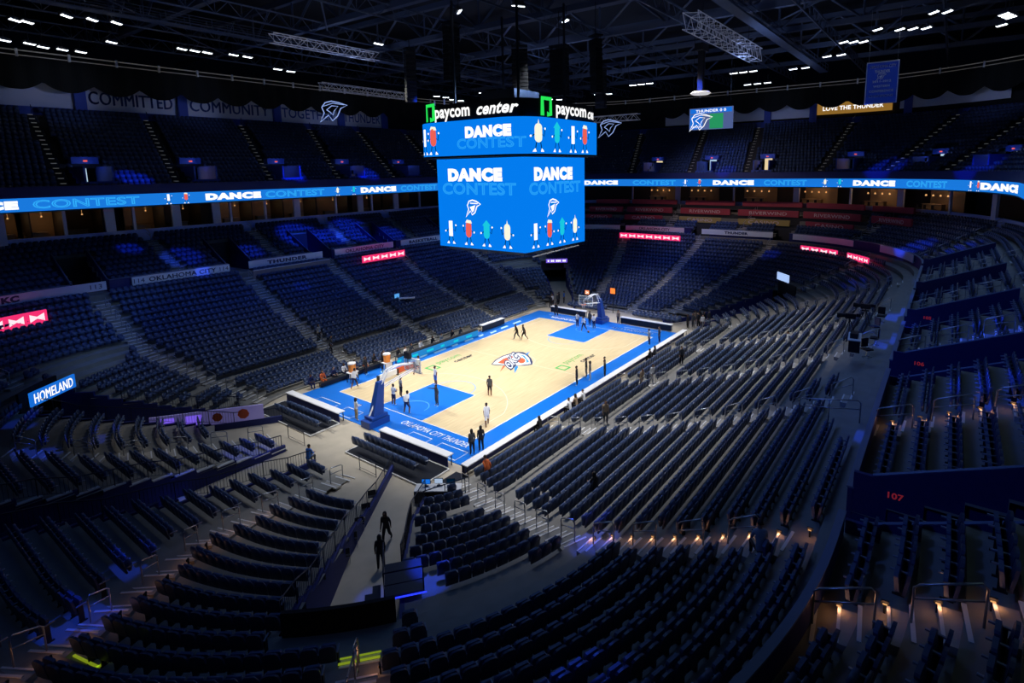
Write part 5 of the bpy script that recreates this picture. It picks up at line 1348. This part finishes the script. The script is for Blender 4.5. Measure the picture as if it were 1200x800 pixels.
b = MB()
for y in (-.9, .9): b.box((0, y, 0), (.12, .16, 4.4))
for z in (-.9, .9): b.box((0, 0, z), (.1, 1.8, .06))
b.build('upright', mat('frame_pale_glow', (.4, .45, .6), .5, emit=(.15, .2, .45), es=.25), r)  # steel is brightened by a faint blue emission

# ---------------------------------------------------------------- people
M_SKIN = [mat('skin_dark', (.16, .07, .04), .6), mat('skin_mid', (.42, .22, .13), .6), mat('skin_light', (.62, .38, .27), .6)]
CLOTH = {}
def cloth(c):
    if c not in CLOTH: CLOTH[c] = mat('cloth_%d' % len(CLOTH), c, .8)
    return CLOTH[c]
BLK, WHT, GRY, NVY, KHK, BLU, ORG, TAN, DGR = (.012, .012, .016), (.82, .82, .84), (.35, .36, .38), (.01, .02, .09), (.45, .33, .19), (.02, .16, .6), (.75, .16, .04), (.35, .25, .16), (.06, .065, .075)
_BODY = {}
def body(pose):
    """continuous tapered body grown from a skeleton; x right, y forward, z up"""
    if pose in _BODY: return _BODY[pose]
    sit = pose.startswith('sit'); V = []; E = []; Rr = []
    def v(p, r, par=None):
        f_ = 1.18 if r[0] < .1 else 1.06
        V.append(p); Rr.append((r[0]*f_, r[1]*f_)); i = len(V)-1
        if par is not None: E.append((par, i))
        return i
    hz = .52 if sit else .95
    lean = .12 if pose in ('sit', 'sitlean', 'walk') else (.22 if pose == 'crouch' else .02)
    pel = v((0, 0, hz), (.15, .115)); ws = v((0, lean*.3, hz+.17), (.135, .10), pel); ch = v((0, lean*.8, hz+.37), (.165, .115), ws); nk = v((0, lean, hz+.54), (.06, .06), ch)
    h0 = v((0, lean+.02, hz+.61), (.065, .075), nk); h1 = v((0, lean+.03, hz+.70), (.078, .095), h0); h2 = v((0, lean+.02, hz+.78), (.06, .07), h1)
    hands = []
    for s in (-1, 1):
        sh = v((s*.17, lean*.85, hz+.47), (.062, .062), ch)
        if pose == 'point' and s > 0: el, wr = (.42, lean+.1, hz+.43), (.66, lean+.2, hz+.43)
        elif pose == 'shoot': el, wr = (s*.2, lean+.27, hz+.48), (s*.1, lean+.33, hz+.75)
        elif pose == 'hold' or sit: el, wr = (s*.23, lean+.05, hz+.2), (s*.13, lean+.30, hz+.16)
        elif pose == 'walk': el, wr = (s*.205, s*.06+.03, hz+.2), (s*.2, s*.15+.08, hz-.02)
        else: el, wr = (s*.215, -.02, hz+.2), (s*.21, .05, hz-.05)
        e = v(el, (.043, .043), sh); w = v(wr, (.030, .030), e)
        d = Vector(wr)-Vector(el); d.normalize(); hp = tuple(Vector(wr)+d*.07); v(hp, (.036, .022), w); hands.append((hp, tuple(d), s))
    for s in (-1, 1):
        hip = v((s*.09, 0, hz-.06), (.092, .095), pel)
        if sit: kn, an, ft = (s*.13, .44, hz-.02), (s*.13, .42, .09), (s*.14, .56, .04)
        elif pose == 'walk': kn, an, ft = (s*.1, s*.16+.06, .5), (s*.1, s*.34-.04, .10 if s > 0 else .14), (s*.1, s*.34+.1, .04 if s > 0 else .06)
        elif pose == 'crouch': kn, an, ft = (s*.2, .14, .5), (s*.22, .0, .09), (s*.24, .14, .04)
        else: kn, an, ft = (s*.11, .02, .5), (s*.12, -.02, .09), (s*.14, .12, .04)
        k = v(kn, (.066, .066), hip); cf = v(tuple(Vector(kn)*.62+Vector(an)*.38+Vector((0, -.02, 0))), (.057, .06), k); a = v(an, (.038, .042), cf); v(ft, (.042, .03), a)
    me = bpy.data.meshes.new('skel'); me.from_pydata(V, E, []); o = bpy.data.objects.new('skel', me); C.objects.link(o)
    m = o.modifiers.new('s', 'SKIN'); m.use_smooth_shade = True
    for i, r in enumerate(Rr): me.skin_vertices[0].data[i].radius = r; me.skin_vertices[0].data[i].use_root = (i == 0)
    o.modifiers.new('u', 'SUBSURF').levels = 1
    dg = bpy.context.evaluated_depsgraph_get(); ev = o.evaluated_get(dg).to_mesh()
    vs = [tuple(q.co) for q in ev.vertices]; fs = [tuple(p.vertices) for p in ev.polygons]
    o.evaluated_get(dg).to_mesh_clear(); bpy.data.objects.remove(o)
    b = MB(); b.add(vs, fs); nb = len(b.f)
    for hp, d, s in hands:
        d = Vector(d); side_ = Vector((1, 0, 0)) if abs(d.x) < .8 else Vector((0, 0, 1)); side_ = (side_-d*side_.dot(d)).normalized(); crl = d.cross(side_)*-.3
        for k, L in enumerate((.062, .07, .066, .052)):
            p = Vector(hp)+d*.02+side_*(k-1.5)*.017; b.tube([p, p+d*L*.6, p+d*L+crl*L*.8], .0085, 5, r1=.006)
        p = Vector(hp)-d*.02+side_*.03*-s; b.tube([p, p+side_*-s*.02+d*.035], .0095, 5, r1=.007)
    hx = (0, lean+.03, hz+.70)
    b.add([(-.012, hx[1]+.085, hx[2]+.01), (.012, hx[1]+.085, hx[2]+.01), (0, hx[1]+.115, hx[2]-.015), (0, hx[1]+.085, hx[2]+.04)], [(0, 1, 2), (0, 2, 3), (1, 3, 2)])
    for s in (-1, 1): b.box((s*.08, hx[1]-.005, hx[2]), (.018, .035, .05)); 
    nskin = len(b.f)
    for s in (-1, 1): b.box((s*.03, hx[1]+.082, hx[2]+.025), (.022, .012, .010))
    b.box((0, hx[1]+.086, hx[2]-.045), (.04, .01, .008))
    _BODY[pose] = (b, nb, nskin, hz, lean); return _BODY[pose]
HAIR = mat('hair_dark', (.015, .01, .008), .7)
def person(x, y, z, face, pose, top, bot, label, skin=0, long=0, shorts=False, hold=None, shoes=WHT, scale=1.0, group=None):
    b, nb, nsk, hz, lean = body(pose); o_ = MB(); o_.v = b.v; o_.f = b.f; o_.m = []
    for i, f in enumerate(b.f):
        c = [sum(b.v[j][k] for j in f)/len(f) for k in range(3)]
        if i >= nsk: mi = 4
        elif i >= nb: mi = 0
        elif c[2] > hz+.555: mi = 0
        elif c[2] < .085: mi = 3
        elif pose.startswith('sit'): mi = 2 if (c[2] < hz+.03 and (c[1] > .05 or c[2] < hz-.05 or abs(c[2]-hz) < .04) and c[2] < hz+.1) else (1 if c[1] < lean+.24 else 0)
        elif abs(c[0]) > .3 and c[2] > hz-.02 and pose == 'point': mi = 1
        elif c[2] < hz+.02: mi = 0 if (abs(c[0]) > .19 and c[2] > hz-.16) or (shorts and c[2] < .52) else 2
        elif shorts and abs(c[0]) > .2 and c[2] < hz+.28: mi = 0
        else: mi = 1
        o_.m.append(mi)
    o = o_.build('person', [M_SKIN[skin], cloth(top), cloth(bot), cloth(shoes), HAIR], smooth=True)
    o.location = (x, y, z); o.rotation_euler = (0, 0, face-PI/2); o.scale = (scale,)*3
    tag(o, label, 'person', group)
    h = MB(); c = (0, lean+.012, hz+.725)
    if long: h.lathe(c, [(.0, .105), (.06, .09), (.098, .03), (.102, -.03), (.10, -.14), (.07, -.22), (.03, -.25)], 10)
    else: h.lathe(c, [(.0, .10), (.055, .085), (.088, .045), (.096, .0), (.09, -.03)], 10)
    h.v = [(v[0], v[1]-(.028 if long else .012), v[2]) for v in h.v]; hh = h.build('hair', HAIR, o, smooth=True)
    return o
OUT = lambda x, y: math.atan2(-y, -x)
F = PI
PEOPLE = [
 (-15.9, -9.0, .04, 1.2, 'stand', DGR, BLK, 'person in dark grey top, left one of the pair at the near right court corner', 1, 1),
 (-15.2, -9.15, .04, 1.0, 'stand', BLK, BLK, 'person all in black, right one of the pair at the near right court corner', 1, 1),
 (-12.3, -7.1, .05, .8, 'walk', WHT, WHT, 'player in a white kit walking near the camera-side sideline', 0, 0, True),
 (-8.0, -3.6, .05, .4, 'stand', DGR, BLK, 'person in dark grey kit standing alone between key and centre', 0, 0, True),
 (-11.8, -1.4, .05, 3.0, 'point', DGR, DGR, 'coach in dark clothes stretching out one arm in the near key', 0, 0),
 (-14.1, -.5, .05, .3, 'crouch', WHT, NVY, 'player in white shirt and navy shorts, legs apart, in the near key', 0, 0, True),
 (-13.6, 1.6, .05, .2, 'hold', WHT, NVY, 'player in white shirt and navy shorts beside the near key, holding a ball', 0, 0, True),
 (-12.2, 2.4, .05, -.3, 'stand', GRY, BLK, 'person in grey shirt and black shorts above the near key', 0, 0, True),
 (-17.0, 1.7, .05, -.2, 'hold', WHT, KHK, 'person in white top and khaki trousers by the near hoop', 0, 1),
 (-7.9, 5.2, .05, -.2, 'walk', WHT, NVY, 'player in white shirt reaching towards the low training bench', 0, 0, True),
 (-8.8, 1.9, .05, 2.9, 'stand', WHT, BLU, 'player in white shirt and blue shorts at the free throw line of the near key', 0, 0, True),
 (5.5, 4.3, .05, 2.6, 'walk', BLK, DGR, 'dark-clothed person walking near half court, left one of two', 0, 0),
 (5.8, 3.5, .05, 2.6, 'walk', DGR, BLK, 'person in dark shirt walking near half court, right one of two', 0, 0, True),
 (-2.1, -8.3, .05, 2.0, 'stand', BLK, BLK, 'person in black standing apart on the camera-side sideline', 0, 0),
 (.1, -7.9, .05, 2.0, 'stand', BLK, DGR, 'taller of two dark-clothed people by the green sideline logo', 0, 0),
 (-.4, -8.6, .05, 2.0, 'stand', DGR, GRY, 'shorter of two dark-clothed people by the green sideline logo', 0, 1),
 (1.3, -9.1, .05, 2.2, 'stand', DGR, BLK, 'person in dark grey by the long sideline table, left one of two', 1, 0),
 (.6, -9.5, .05, 2.2, 'stand', BLK, BLK, 'person in black leaning at the long sideline table, right one of two', 0, 0),
 (13.3, 1.4, .05, 3.1, 'stand', WHT, NVY, 'player in white and navy in the far key, left one of three', 0, 0, True),
 (12.3, -.1, .05, 3.0, 'walk', WHT, BLK, 'player in white in the far key, front one of three', 0, 0, True),
 (13.7, -.6, .05, 3.1, 'stand', WHT, NVY, 'player in white and navy in the far key, right one of three', 0, 0, True),
 (14.6, .5, .05, 3.1, 'stand', DGR, BLK, 'person in dark top under the far hoop', 0, 0),
 (16.2, 6.4, .05, 3.1, 'crouch', BLK, BLK, 'person in black bending down at the far left court corner', 0, 0),
 (11.5, -8.6, .05, 2.3, 'stand', GRY, NVY, 'person in grey top at the far right court corner, left one of two', 1, 0),
 (12.9, -9.1, .05, 2.3, 'stand', DGR, NVY, 'person in dark blue at the far right court corner, right one of two', 1, 0),
 (17.0, -2.0, .05, 3.0, 'stand', TAN, DGR, 'person in tan top right of the far hoop', 1, 0),
 (-13.2, 7.2, .05, .4, 'walk', WHT, NVY, 'player in white bending near the far end of the near baseline', 0, 0, True),
 (-10.6, 9.1, .05, -1.2, 'stand', BLK, BLK, 'person in black at the end of the bench row', 0, 0),
 (-8.9, 8.9, .05, -1.0, 'stand', BLK, DGR, 'person in black beside the orange cooler near the scorers table', 0, 0),
 (-6.6, 8.4, .05, -1.2, 'stand', WHT, BLU, 'person in white shirt and blue trousers at the corner of the scorers table', 1, 0),
 (-9.9, 17.4, None, -1.4, 'stand', GRY, BLK, 'person in grey top in the scorer-side aisle, upper one of two', 1, 1),
 (-10.1, 15.2, None, -1.4, 'walk', DGR, BLK, 'person in dark clothes in the scorer-side aisle, lower one of two', 1, 0),
 (-24.8, -11.5, 0, -2.6, 'walk', BLK, BLK, 'person in black in the tunnel below the camera, farther one of two', 0, 1),
 (-26.2, -12.8, 0, 1.0, 'stand', BLK, BLK, 'person in black in the tunnel below the camera, closer one of two', 0, 1),
 (-8.8, -14.9, None, -2.3, 'stand', TAN, DGR, 'person in tan top walking along the fence gap', 1, 0),
 (5.4, -14.6, None, -2.3, 'stand', DGR, BLK, 'person in grey by the fence, left of a pair past half court', 1, 0),
 (-.6, -13.6, None, -2.0, 'walk', TAN, TAN, 'person in tan at half court fence gap, left one of two', 1, 0),
 (.3, -14.1, None, -2.0, 'walk', WHT, GRY, 'person in white at half court fence gap, right one of two', 1, 0),
 (5.9, -23.4, None, 2.2, 'walk', WHT, GRY, 'person in white shirt walking among rows right of the far corner', 1, 0)]
for i in range(9):
    PEOPLE.append((19.6+.55*(i % 5)+.15*i, -9.6-.75*(i//5)-.35*(i % 3), 0, 2.6+.2*i, 'stand', [BLK, DGR, BLK, TAN, BLK, WHT, DGR, BLK, DGR][i], [BLK, DGR][i % 2], 'person in the crowd waiting at the far right corner tunnel mouth, number %d from the court' % (i+1), i % 3, i % 2))
for i in range(5):
    PEOPLE.append((19.2+.8*i, 9.4+.3*(i % 2), 0, -2.4+.3*i, 'stand', [BLK, WHT, DGR, BLK, BLU][i], BLK, 'person standing at the far left corner tunnel mouth, number %d from the court' % (i+1), i % 3, i % 2))
for i in range(7):
    PEOPLE.append((-6.2+1.45*i+.2*(i % 2), 10.0, 0, -1.6, 'sit', [BLK, DGR, WHT, BLK, GRY, BLK, DGR][i], BLK, 'person seated behind the scorers table, number %d from its near end' % (i+1), i % 3, i % 2))
for i in range(8):
    PEOPLE.append((-15.3+1.1*i, 10.45 if i % 3 else 10.5, 0, -1.57, 'sit', [NVY, ORG, NVY, WHT, NVY, DGR, BLK, NVY][i], [NVY, ORG, BLK, NVY][i % 4], 'person seated on the bench row near the scorers table, number %d from end' % (i+1), i % 3, i % 2))
for i, x in enumerate((-7.2, -6.3, -5.2, -11.0, 6.9, 8.0)):
    PEOPLE.append((x, -10.95, 0, 1.6, 'sit', [WHT, TAN, WHT, BLK, BLK, DGR][i], BLK, 'person seated behind the long sideline table, number %d from near end' % [3, 4, 5, 1, 6, 7][i] if i != 3 else 'person seated alone near the near end of the long sideline table', i % 3, i % 2))
for P_ in PEOPLE:
    x, y, z, f, pose, top, bot, lab, sk, lg = P_[:10]
    if z is None: z = zbowl(x, y)
    person(x, y, z, f, pose, top, bot, lab, skin=sk, long=lg, shorts=(len(P_) > 10))
person(-18.3, -12.5, zbowl(-18.3, -12.5), 1.4, 'crouch', ORG, DGR, 'person in an orange top bending at the first seats by the near corner aisle', skin=2)
person(-18.6, -19.9, zbowl(-18.6, -19.9)+.0, 1.2, 'sit', BLK, BLK, 'person in black with long hair sitting alone in the camera-side stand', skin=1, long=1)
pp = person(-24.6, -29.2, zbowl(-24.6, -29.2), .6, 'sit', GRY, BLK, 'person in grey shirt sitting near the top rail, holding a phone', skin=1)
b = MB(); b.box((-24.33, -28.95, zbowl(-24.6, -29.2)+.74), (.08, .02, .15), rz=.5); tag(b.build('phone', mat('phone_lit', (.6, .6, .7), .4, emit=(.7, .75, 1), es=.5)), 'bright phone in the hands of the person near the top rail', 'phone')
person(-22.7, -1.2+0, 0, .3, 'sit', BLU, DGR, 'person in a blue top sitting by the straight tunnel fence', skin=1)
def ball(x, y, z, lab):
    b = MB(); n = 8
    b.lathe((x, y, z), [(.12*math.sin(PI*k/n), -.12*math.cos(PI*k/n)) for k in range(n+1)], 14); o = b.build('basketball', bpy.data.materials['ball_orange'] if 'ball_orange' in bpy.data.materials else mat('ball_orange', (.55, .16, .04), .6), smooth=True)
    tag(o, lab, 'ball')
    b = MB()
    for ax in range(2): b.tube([(x+(.121*math.cos(t) if ax == 0 else 0), y+(.121*math.cos(t) if ax else 0), z+.121*math.sin(t)) for t in [2*PI*k/16 for k in range(17)]], .003, 3)
    b.build('seam', M_BLACK, o)
ball(-13.3, 1.65, 1.15, 'orange basketball held by the player beside the near key')
ball(12.0, -.9, .17, 'orange basketball lying in the far key')

# ---------------------------------------------------------------- courtside gear
r = empty('training_bench', (-9.0, 6.7, .05), .05, label='low LED bench with white half and orange half on the near left of the court', cat='bench')
b = MB(); b.box((-1.1, 0, .38), (2.0, .16, .5)); b.build('white_panel', M_WHITE, r); b = MB(); b.box((.95, 0, .38), (2.0, .16, .5)); b.build('orange_panel', M_CORANGE, r)
b = MB()
for x in (-2.2, 0, 2.1): b.box((x, 0, .3), (.1, .3, .6))
b.build('foot', M_FRAME, r)
for i, (x, y, z, lab) in enumerate(((-8.9, 8.2, .04, 'orange drinks cooler on a tall stand near the scorers table'), (-12.3, 8.7, .04, 'orange drinks cooler on a tall stand at the near end of the bench'))):
    r = empty('drinks_cooler', (x, y, z), label=lab, cat='cooler')
    b = MB(); b.lathe((0, 0, .95), [(0, 0), (.3, 0), (.34, .7), (0, .7)], 14); b.build('tank', mat('cooler_orange', (.9, .3, .05), .5) if i == 0 else bpy.data.materials['cooler_orange'], r)
    b = MB(); b.lathe((0, 0, 1.65), [(0, .0), (.36, 0), (.34, .1), (.1, .14), (0, .14)], 14); b.build('lid', M_WHITE, r)
    b = MB(); b.box((0, 0, .9), (.9, .6, .05)); b.box((0, -.2, .65), (.9, .05, .4)); b.build('shelf', M_WHITE, r)
    b = MB(); [b.box((sx*.4, sy*.25, .45), (.05, .05, .9)) for sx in (-1, 1) for sy in (-1, 1)]; b.build('legs', M_FRAME, r)
# broadcast table with monitors by the near right corner
z0 = 0
r = empty('broadcast_table', (-20.7, -10.9, z0), -.95, label='broadcast table with cables on the concrete at the near right corner', cat='table')
b = MB(); b.box((0, 0, .74), (2.6, .8, .05)); b.build('tabletop', M_NOSE, r); b = MB(); b.box((0, -.38, .38), (2.6, .03, .7)); b.build('skirt', M_BLACK, r)
for sx in (-1, 1):
    for sy in (-1, 1): b = MB(); b.box((sx*1.2, sy*.33, .36), (.05, .05, .72)); b.build('leg', M_FRAME, r)
for i, (dx, dy) in enumerate(((-.7, .1), (.0, .15), (.7, .1))):
    c_, s_ = math.cos(-.95), math.sin(-.95); x = -20.7+dx*c_-dy*s_; y = -10.9+dx*s_+dy*c_
    r = empty('monitor', (x, y, .77), -.95, label='computer monitor on the broadcast table, %s' % ('left one', 'middle one', 'right one')[i], cat='monitor')
    b = MB(); b.box((0, 0, .3), (.5, .04, .32)); b.build('screen_housing', M_FRAME, r); b = MB(); b.box((0, -.024, .3), (.45, .01, .27)); b.build('screen', [E_HOME, E_DARK, mat('screen_pale', (0, 0, 0), .5, emit=(.5, .65, .9), es=.7)][(i*2) % 3], r)
    b = MB(); b.box((0, .02, .08), (.05, .04, .16)); b.box((0, 0, .01), (.22, .16, .02)); b.build('stand', M_FRAME, r)
# chairs beside the block along the near tunnel
for i, t in enumerate((.12, .26, .40, .54, .68)):
    x = -22.2-5.2*t/.68*.9; y = -6.2-4.1*t/.68*.9-1.15
    r = empty('folding_chair', (x, y, 0), -.6, label='black folding chair in the row beside the near tunnel fence, number %d from the court' % (i+1), cat='chair', group='folding chairs by the tunnel')
    b = MB(); b.box((0, 0, .45), (.44, .42, .05)); b.build('seat', M_FRAME, r); b = MB(); b.box((0, -.2, .72), (.44, .04, .28)); b.build('backrest', M_FRAME, r)
    for sx in (-1, 1): b = MB(); b.tube([(sx*.21, .2, 0), (sx*.21, -.16, .85)], .014, 4); b.tube([(sx*.21, -.22, 0), (sx*.21, .16, .45)], .014, 4); b.build('leg', M_STEEL, r)
# low barriers around the near floor corner
railing([(-21.4, 1.4), (-21.4, 3.4)], lambda x, y: 0, 'short dark barrier at the mouth of the straight tunnel', h=.95, bars=False)
railing([(-21.2, -6.0), (-21.2, -4.4)], lambda x, y: 0, 'short dark barrier in front of the near end block', h=.95, bars=False)
railing([(-20.0, -12.3), (-22.2, -11.4)], lambda x, y: .55, 'dark front rail of the wedge block beside the broadcast table', h=.9, bars=False)
# blue-lit stair landing by the tunnel portal
r = empty('metal_stairs', (-28.4, -17.2, 0), .9, label='dark steel landing with blue glowing edge beside the tunnel portal', cat='stairs')
b = MB(); b.box((0, 0, 3.0), (1.8, 1.4, .08)); b.build('landing', M_RAIL, r)
b = MB()
for k in range(6): b.box((-.4+.0*k, 1.0+.3*k, 2.8-.3*k), (1.0, .3, .05))
b.build('step', M_RAIL, r)
b = MB(); b.tube([(-.9, .7, 3.0), (-.9, .7, 4.0), (.9, .7, 4.0), (.9, .7, 3.0)], .03, 6); b.tube([(-.9, -.7, 3.0), (-.9, -.7, 4.0), (-.9, .7, 4.0)], .03, 6); b.tube([(-.9, -.7, 3.5), (-.9, .7, 3.5), (.9, .7, 3.5)], .02, 6); b.build('handrail', M_RAIL, r)
b = MB(); b.box((-.93, .3, 2.95), (.03, 2.2, .05)); b.build('light_strip', mat('strip_blue', (0, 0, 0), .5, emit=(.02, .04, 1), es=1.6), r)
# camera deck on the concourse behind the last rows
def tripod_cam(x, y, z, a, lab):
    r = empty('television_camera', (x, y, z), a, label=lab, cat='camera')
    b = MB()
    for t in (0, 2.1, 4.2): b.tube([(.5*math.cos(t), .5*math.sin(t), 0), (0, 0, 1.2)], .03, 5)
    b.build('tripod', M_FRAME, r); b = MB(); b.box((0, 0, 1.42), (.28, .6, .32)); b.box((.0, -.45, 1.5), (.2, .25, .2)); b.build('camera_body', M_FRAME, r)
    b = MB(); b.tube([(0, .3, 1.42), (0, .75, 1.42)], .11, 10, r1=.15); b.build('lens', M_BLACK, r)
tripod_cam(-1.2, -28.4, 7.42, .2, 'television camera on tripod on the concourse platform, front one')
tripod_cam(2.2, -28.9, 7.42, -.1, 'television camera on tripod on the concourse platform, rear one')
r = empty('platform_table', (-3.6, -29.0, 7.42), .1, label='equipment table with boxes on the concourse platform', cat='table')
b = MB(); b.box((0, 0, .75), (1.8, .7, .05)); b.build('tabletop', M_NOSE, r)
for sx in (-1, 1): b = MB(); b.box((sx*.8, 0, .37), (.05, .6, .74)); b.build('leg', M_FRAME, r)
b = MB(); b.box((-.3, 0, .93), (.5, .4, .3)); b.box((.4, .05, .88), (.4, .35, .2)); tag(b.build('equipment_case', M_FRAME), 'black equipment case on the platform table', 'case'); bpy.data.objects[b and 'equipment_case'].location = (-3.6, -29.0, 7.42)
for i, (x, y) in enumerate(((-2.2, -29.9), (.6, -29.6), (3.9, -29.7), (-4.9, -29.8), (5.2, -28.6))):
    r = empty('office_chair', (x, y, 7.42), .8*i, label='dark swivel chair on the concourse platform, number %d from the camera' % [2, 3, 4, 1, 5][i], cat='chair', group='platform chairs')
    b = MB(); b.box((0, 0, .48), (.48, .46, .08)); b.build('seat', M_FRAME, r); b = MB(); b.box((0, -.22, .82), (.44, .06, .5)); b.build('backrest', M_FRAME, r)
    b = MB(); b.tube([(0, 0, .06), (0, 0, .46)], .03, 6)
    for k in range(5): b.tube([(0, 0, .08), (.28*math.cos(k*1.256), .28*math.sin(k*1.256), .03)], .02, 4)
    b.build('base', M_STEEL, r)
for i, (x, y, zz) in enumerate(((-15.5, -28.6, None), (-14.2, -28.7, None))): pass
r = hoop_rail(-14.6, -28.2, 7.0, -PI/2, 2.4, .4, tall=1.0, label='wide steel guard rail at the start of the concourse platform', group=None)
# raised box with pale rail beside section 115
r = empty('seat_box_wall', label='long beige front wall of the raised seat box on the scorer side', cat='wall')
b = MB(); b.box((-5.0, 29.6, 7.2), (9.6, .12, .9)); b.build('panel', mat('beige_panel', (.30, .26, .24), .7), r); b = MB(); b.box((-5.0, 29.6, 7.68), (9.6, .2, .06)); b.build('cap', M_NOSE, r)
# small commentary board in the scorer-side stand
r = empty('commentary_desk', (3.4, 19.6, zbowl(3.4, 19.6)), 0, label='pale slanted desk with a small blue screen among the scorer-side rows', cat='desk')
b = MB(); b.box((0, 0, 1.0), (1.9, .9, .06), rz=-.75); b.build('desktop', M_NOSE, r); b = MB(); b.box((-.75, .9, 1.3), (.7, .06, .5)); b.build('screen', mat('desk_screen', (0, 0, 0), .5, emit=(.1, .4, .9), es=.9), r); b = MB(); b.box((0, 0, .5), (.1, .1, 1.0)); b.box((-.75, .9, .6), (.08, .08, 1.2)); b.build('leg', M_FRAME, r)
# yellow-edged treads of the aisle above the near tunnel
pl = AIS[[i for i, p in enumerate(AIS) if abs(p[0][0]+31.7) < .1 and p[0][1] < 0][0]]; cr = crossings(pl, lvl, 0, 22)
k = sorted(cr)[0]; x, y, a = cr[k]
b = MB(); b.box((x-math.cos(a)*.05, y-math.sin(a)*.05, zk(k)+.05), (.07, 1.2, .03), rz=a); b.box((x-math.cos(a)*.4, y-math.sin(a)*.4, zk(k)-.1), (.05, 1.2, .03), rz=a); tag(b.build('tread_strip', mat('yellow_strip_glow', (.55, .7, .03), .6, emit=(.4, .55, .02), es=.4)), 'yellow-green tread strips at the foot of the aisle above the tunnel', 'strip')  # strip paint glows a little by itself, no lamp inside
railing([(x+math.cos(a)*.3, y+math.sin(a)*.3), (x+math.cos(a)*2.2, y+math.sin(a)*2.2)], lambda p, q: zbowl(p, q), 'pale centre handrail in the yellow-edged aisle', h=.9, m=M_STEEL, bars=False)
x, y = -36.9, -12.6; z = zbowl(x, y)
b = MB(); b.box((x, y, z+.05), (.07, 1.2, .04), rz=.25); b.box((x+.45, y-.55, z+.05), (.9, .07, .04), rz=.0); tag(b.build('tread_strip', bpy.data.materials['yellow_strip_glow']), 'yellow-green V-shaped tread strips at the bottom left', 'strip')
hoop_rail(-39.2, -8.9, zbowl(-39.2, -8.9), 2.9, 1.8, .8, label='pale loop handrail at the bottom left edge of the view', group=None)

# ---------------------------------------------------------------- labels: counting words instead of figures, at most 16 words
def ordw(n):
    if n <= 22: return orden[n-1]
    tens = {2: 'twenty', 3: 'thirty', 4: 'forty', 5: 'fifty', 6: 'sixty', 7: 'seventy'}
    t, u = divmod(n, 10); return (tens[t]+'-'+orden[u-1]) if u else tens[t][:-1]+'ieth'
import re
seen_l = {}
for o in C.objects:
    if 'label' not in o: continue
    l = re.sub(r'number (\d+)', lambda m: ordw(int(m.group(1))), o['label'])
    o['label'] = l
    if o.parent is None and 'category' in o: seen_l.setdefault(l, []).append(o)
    if len(re.findall(r"[A-Za-z0-9']+", l)) > 16: print('LONG', l)
for l, os_ in seen_l.items():
    if len(os_) > 1 and not os_[0].get('group'): print('DUP', len(os_), l)
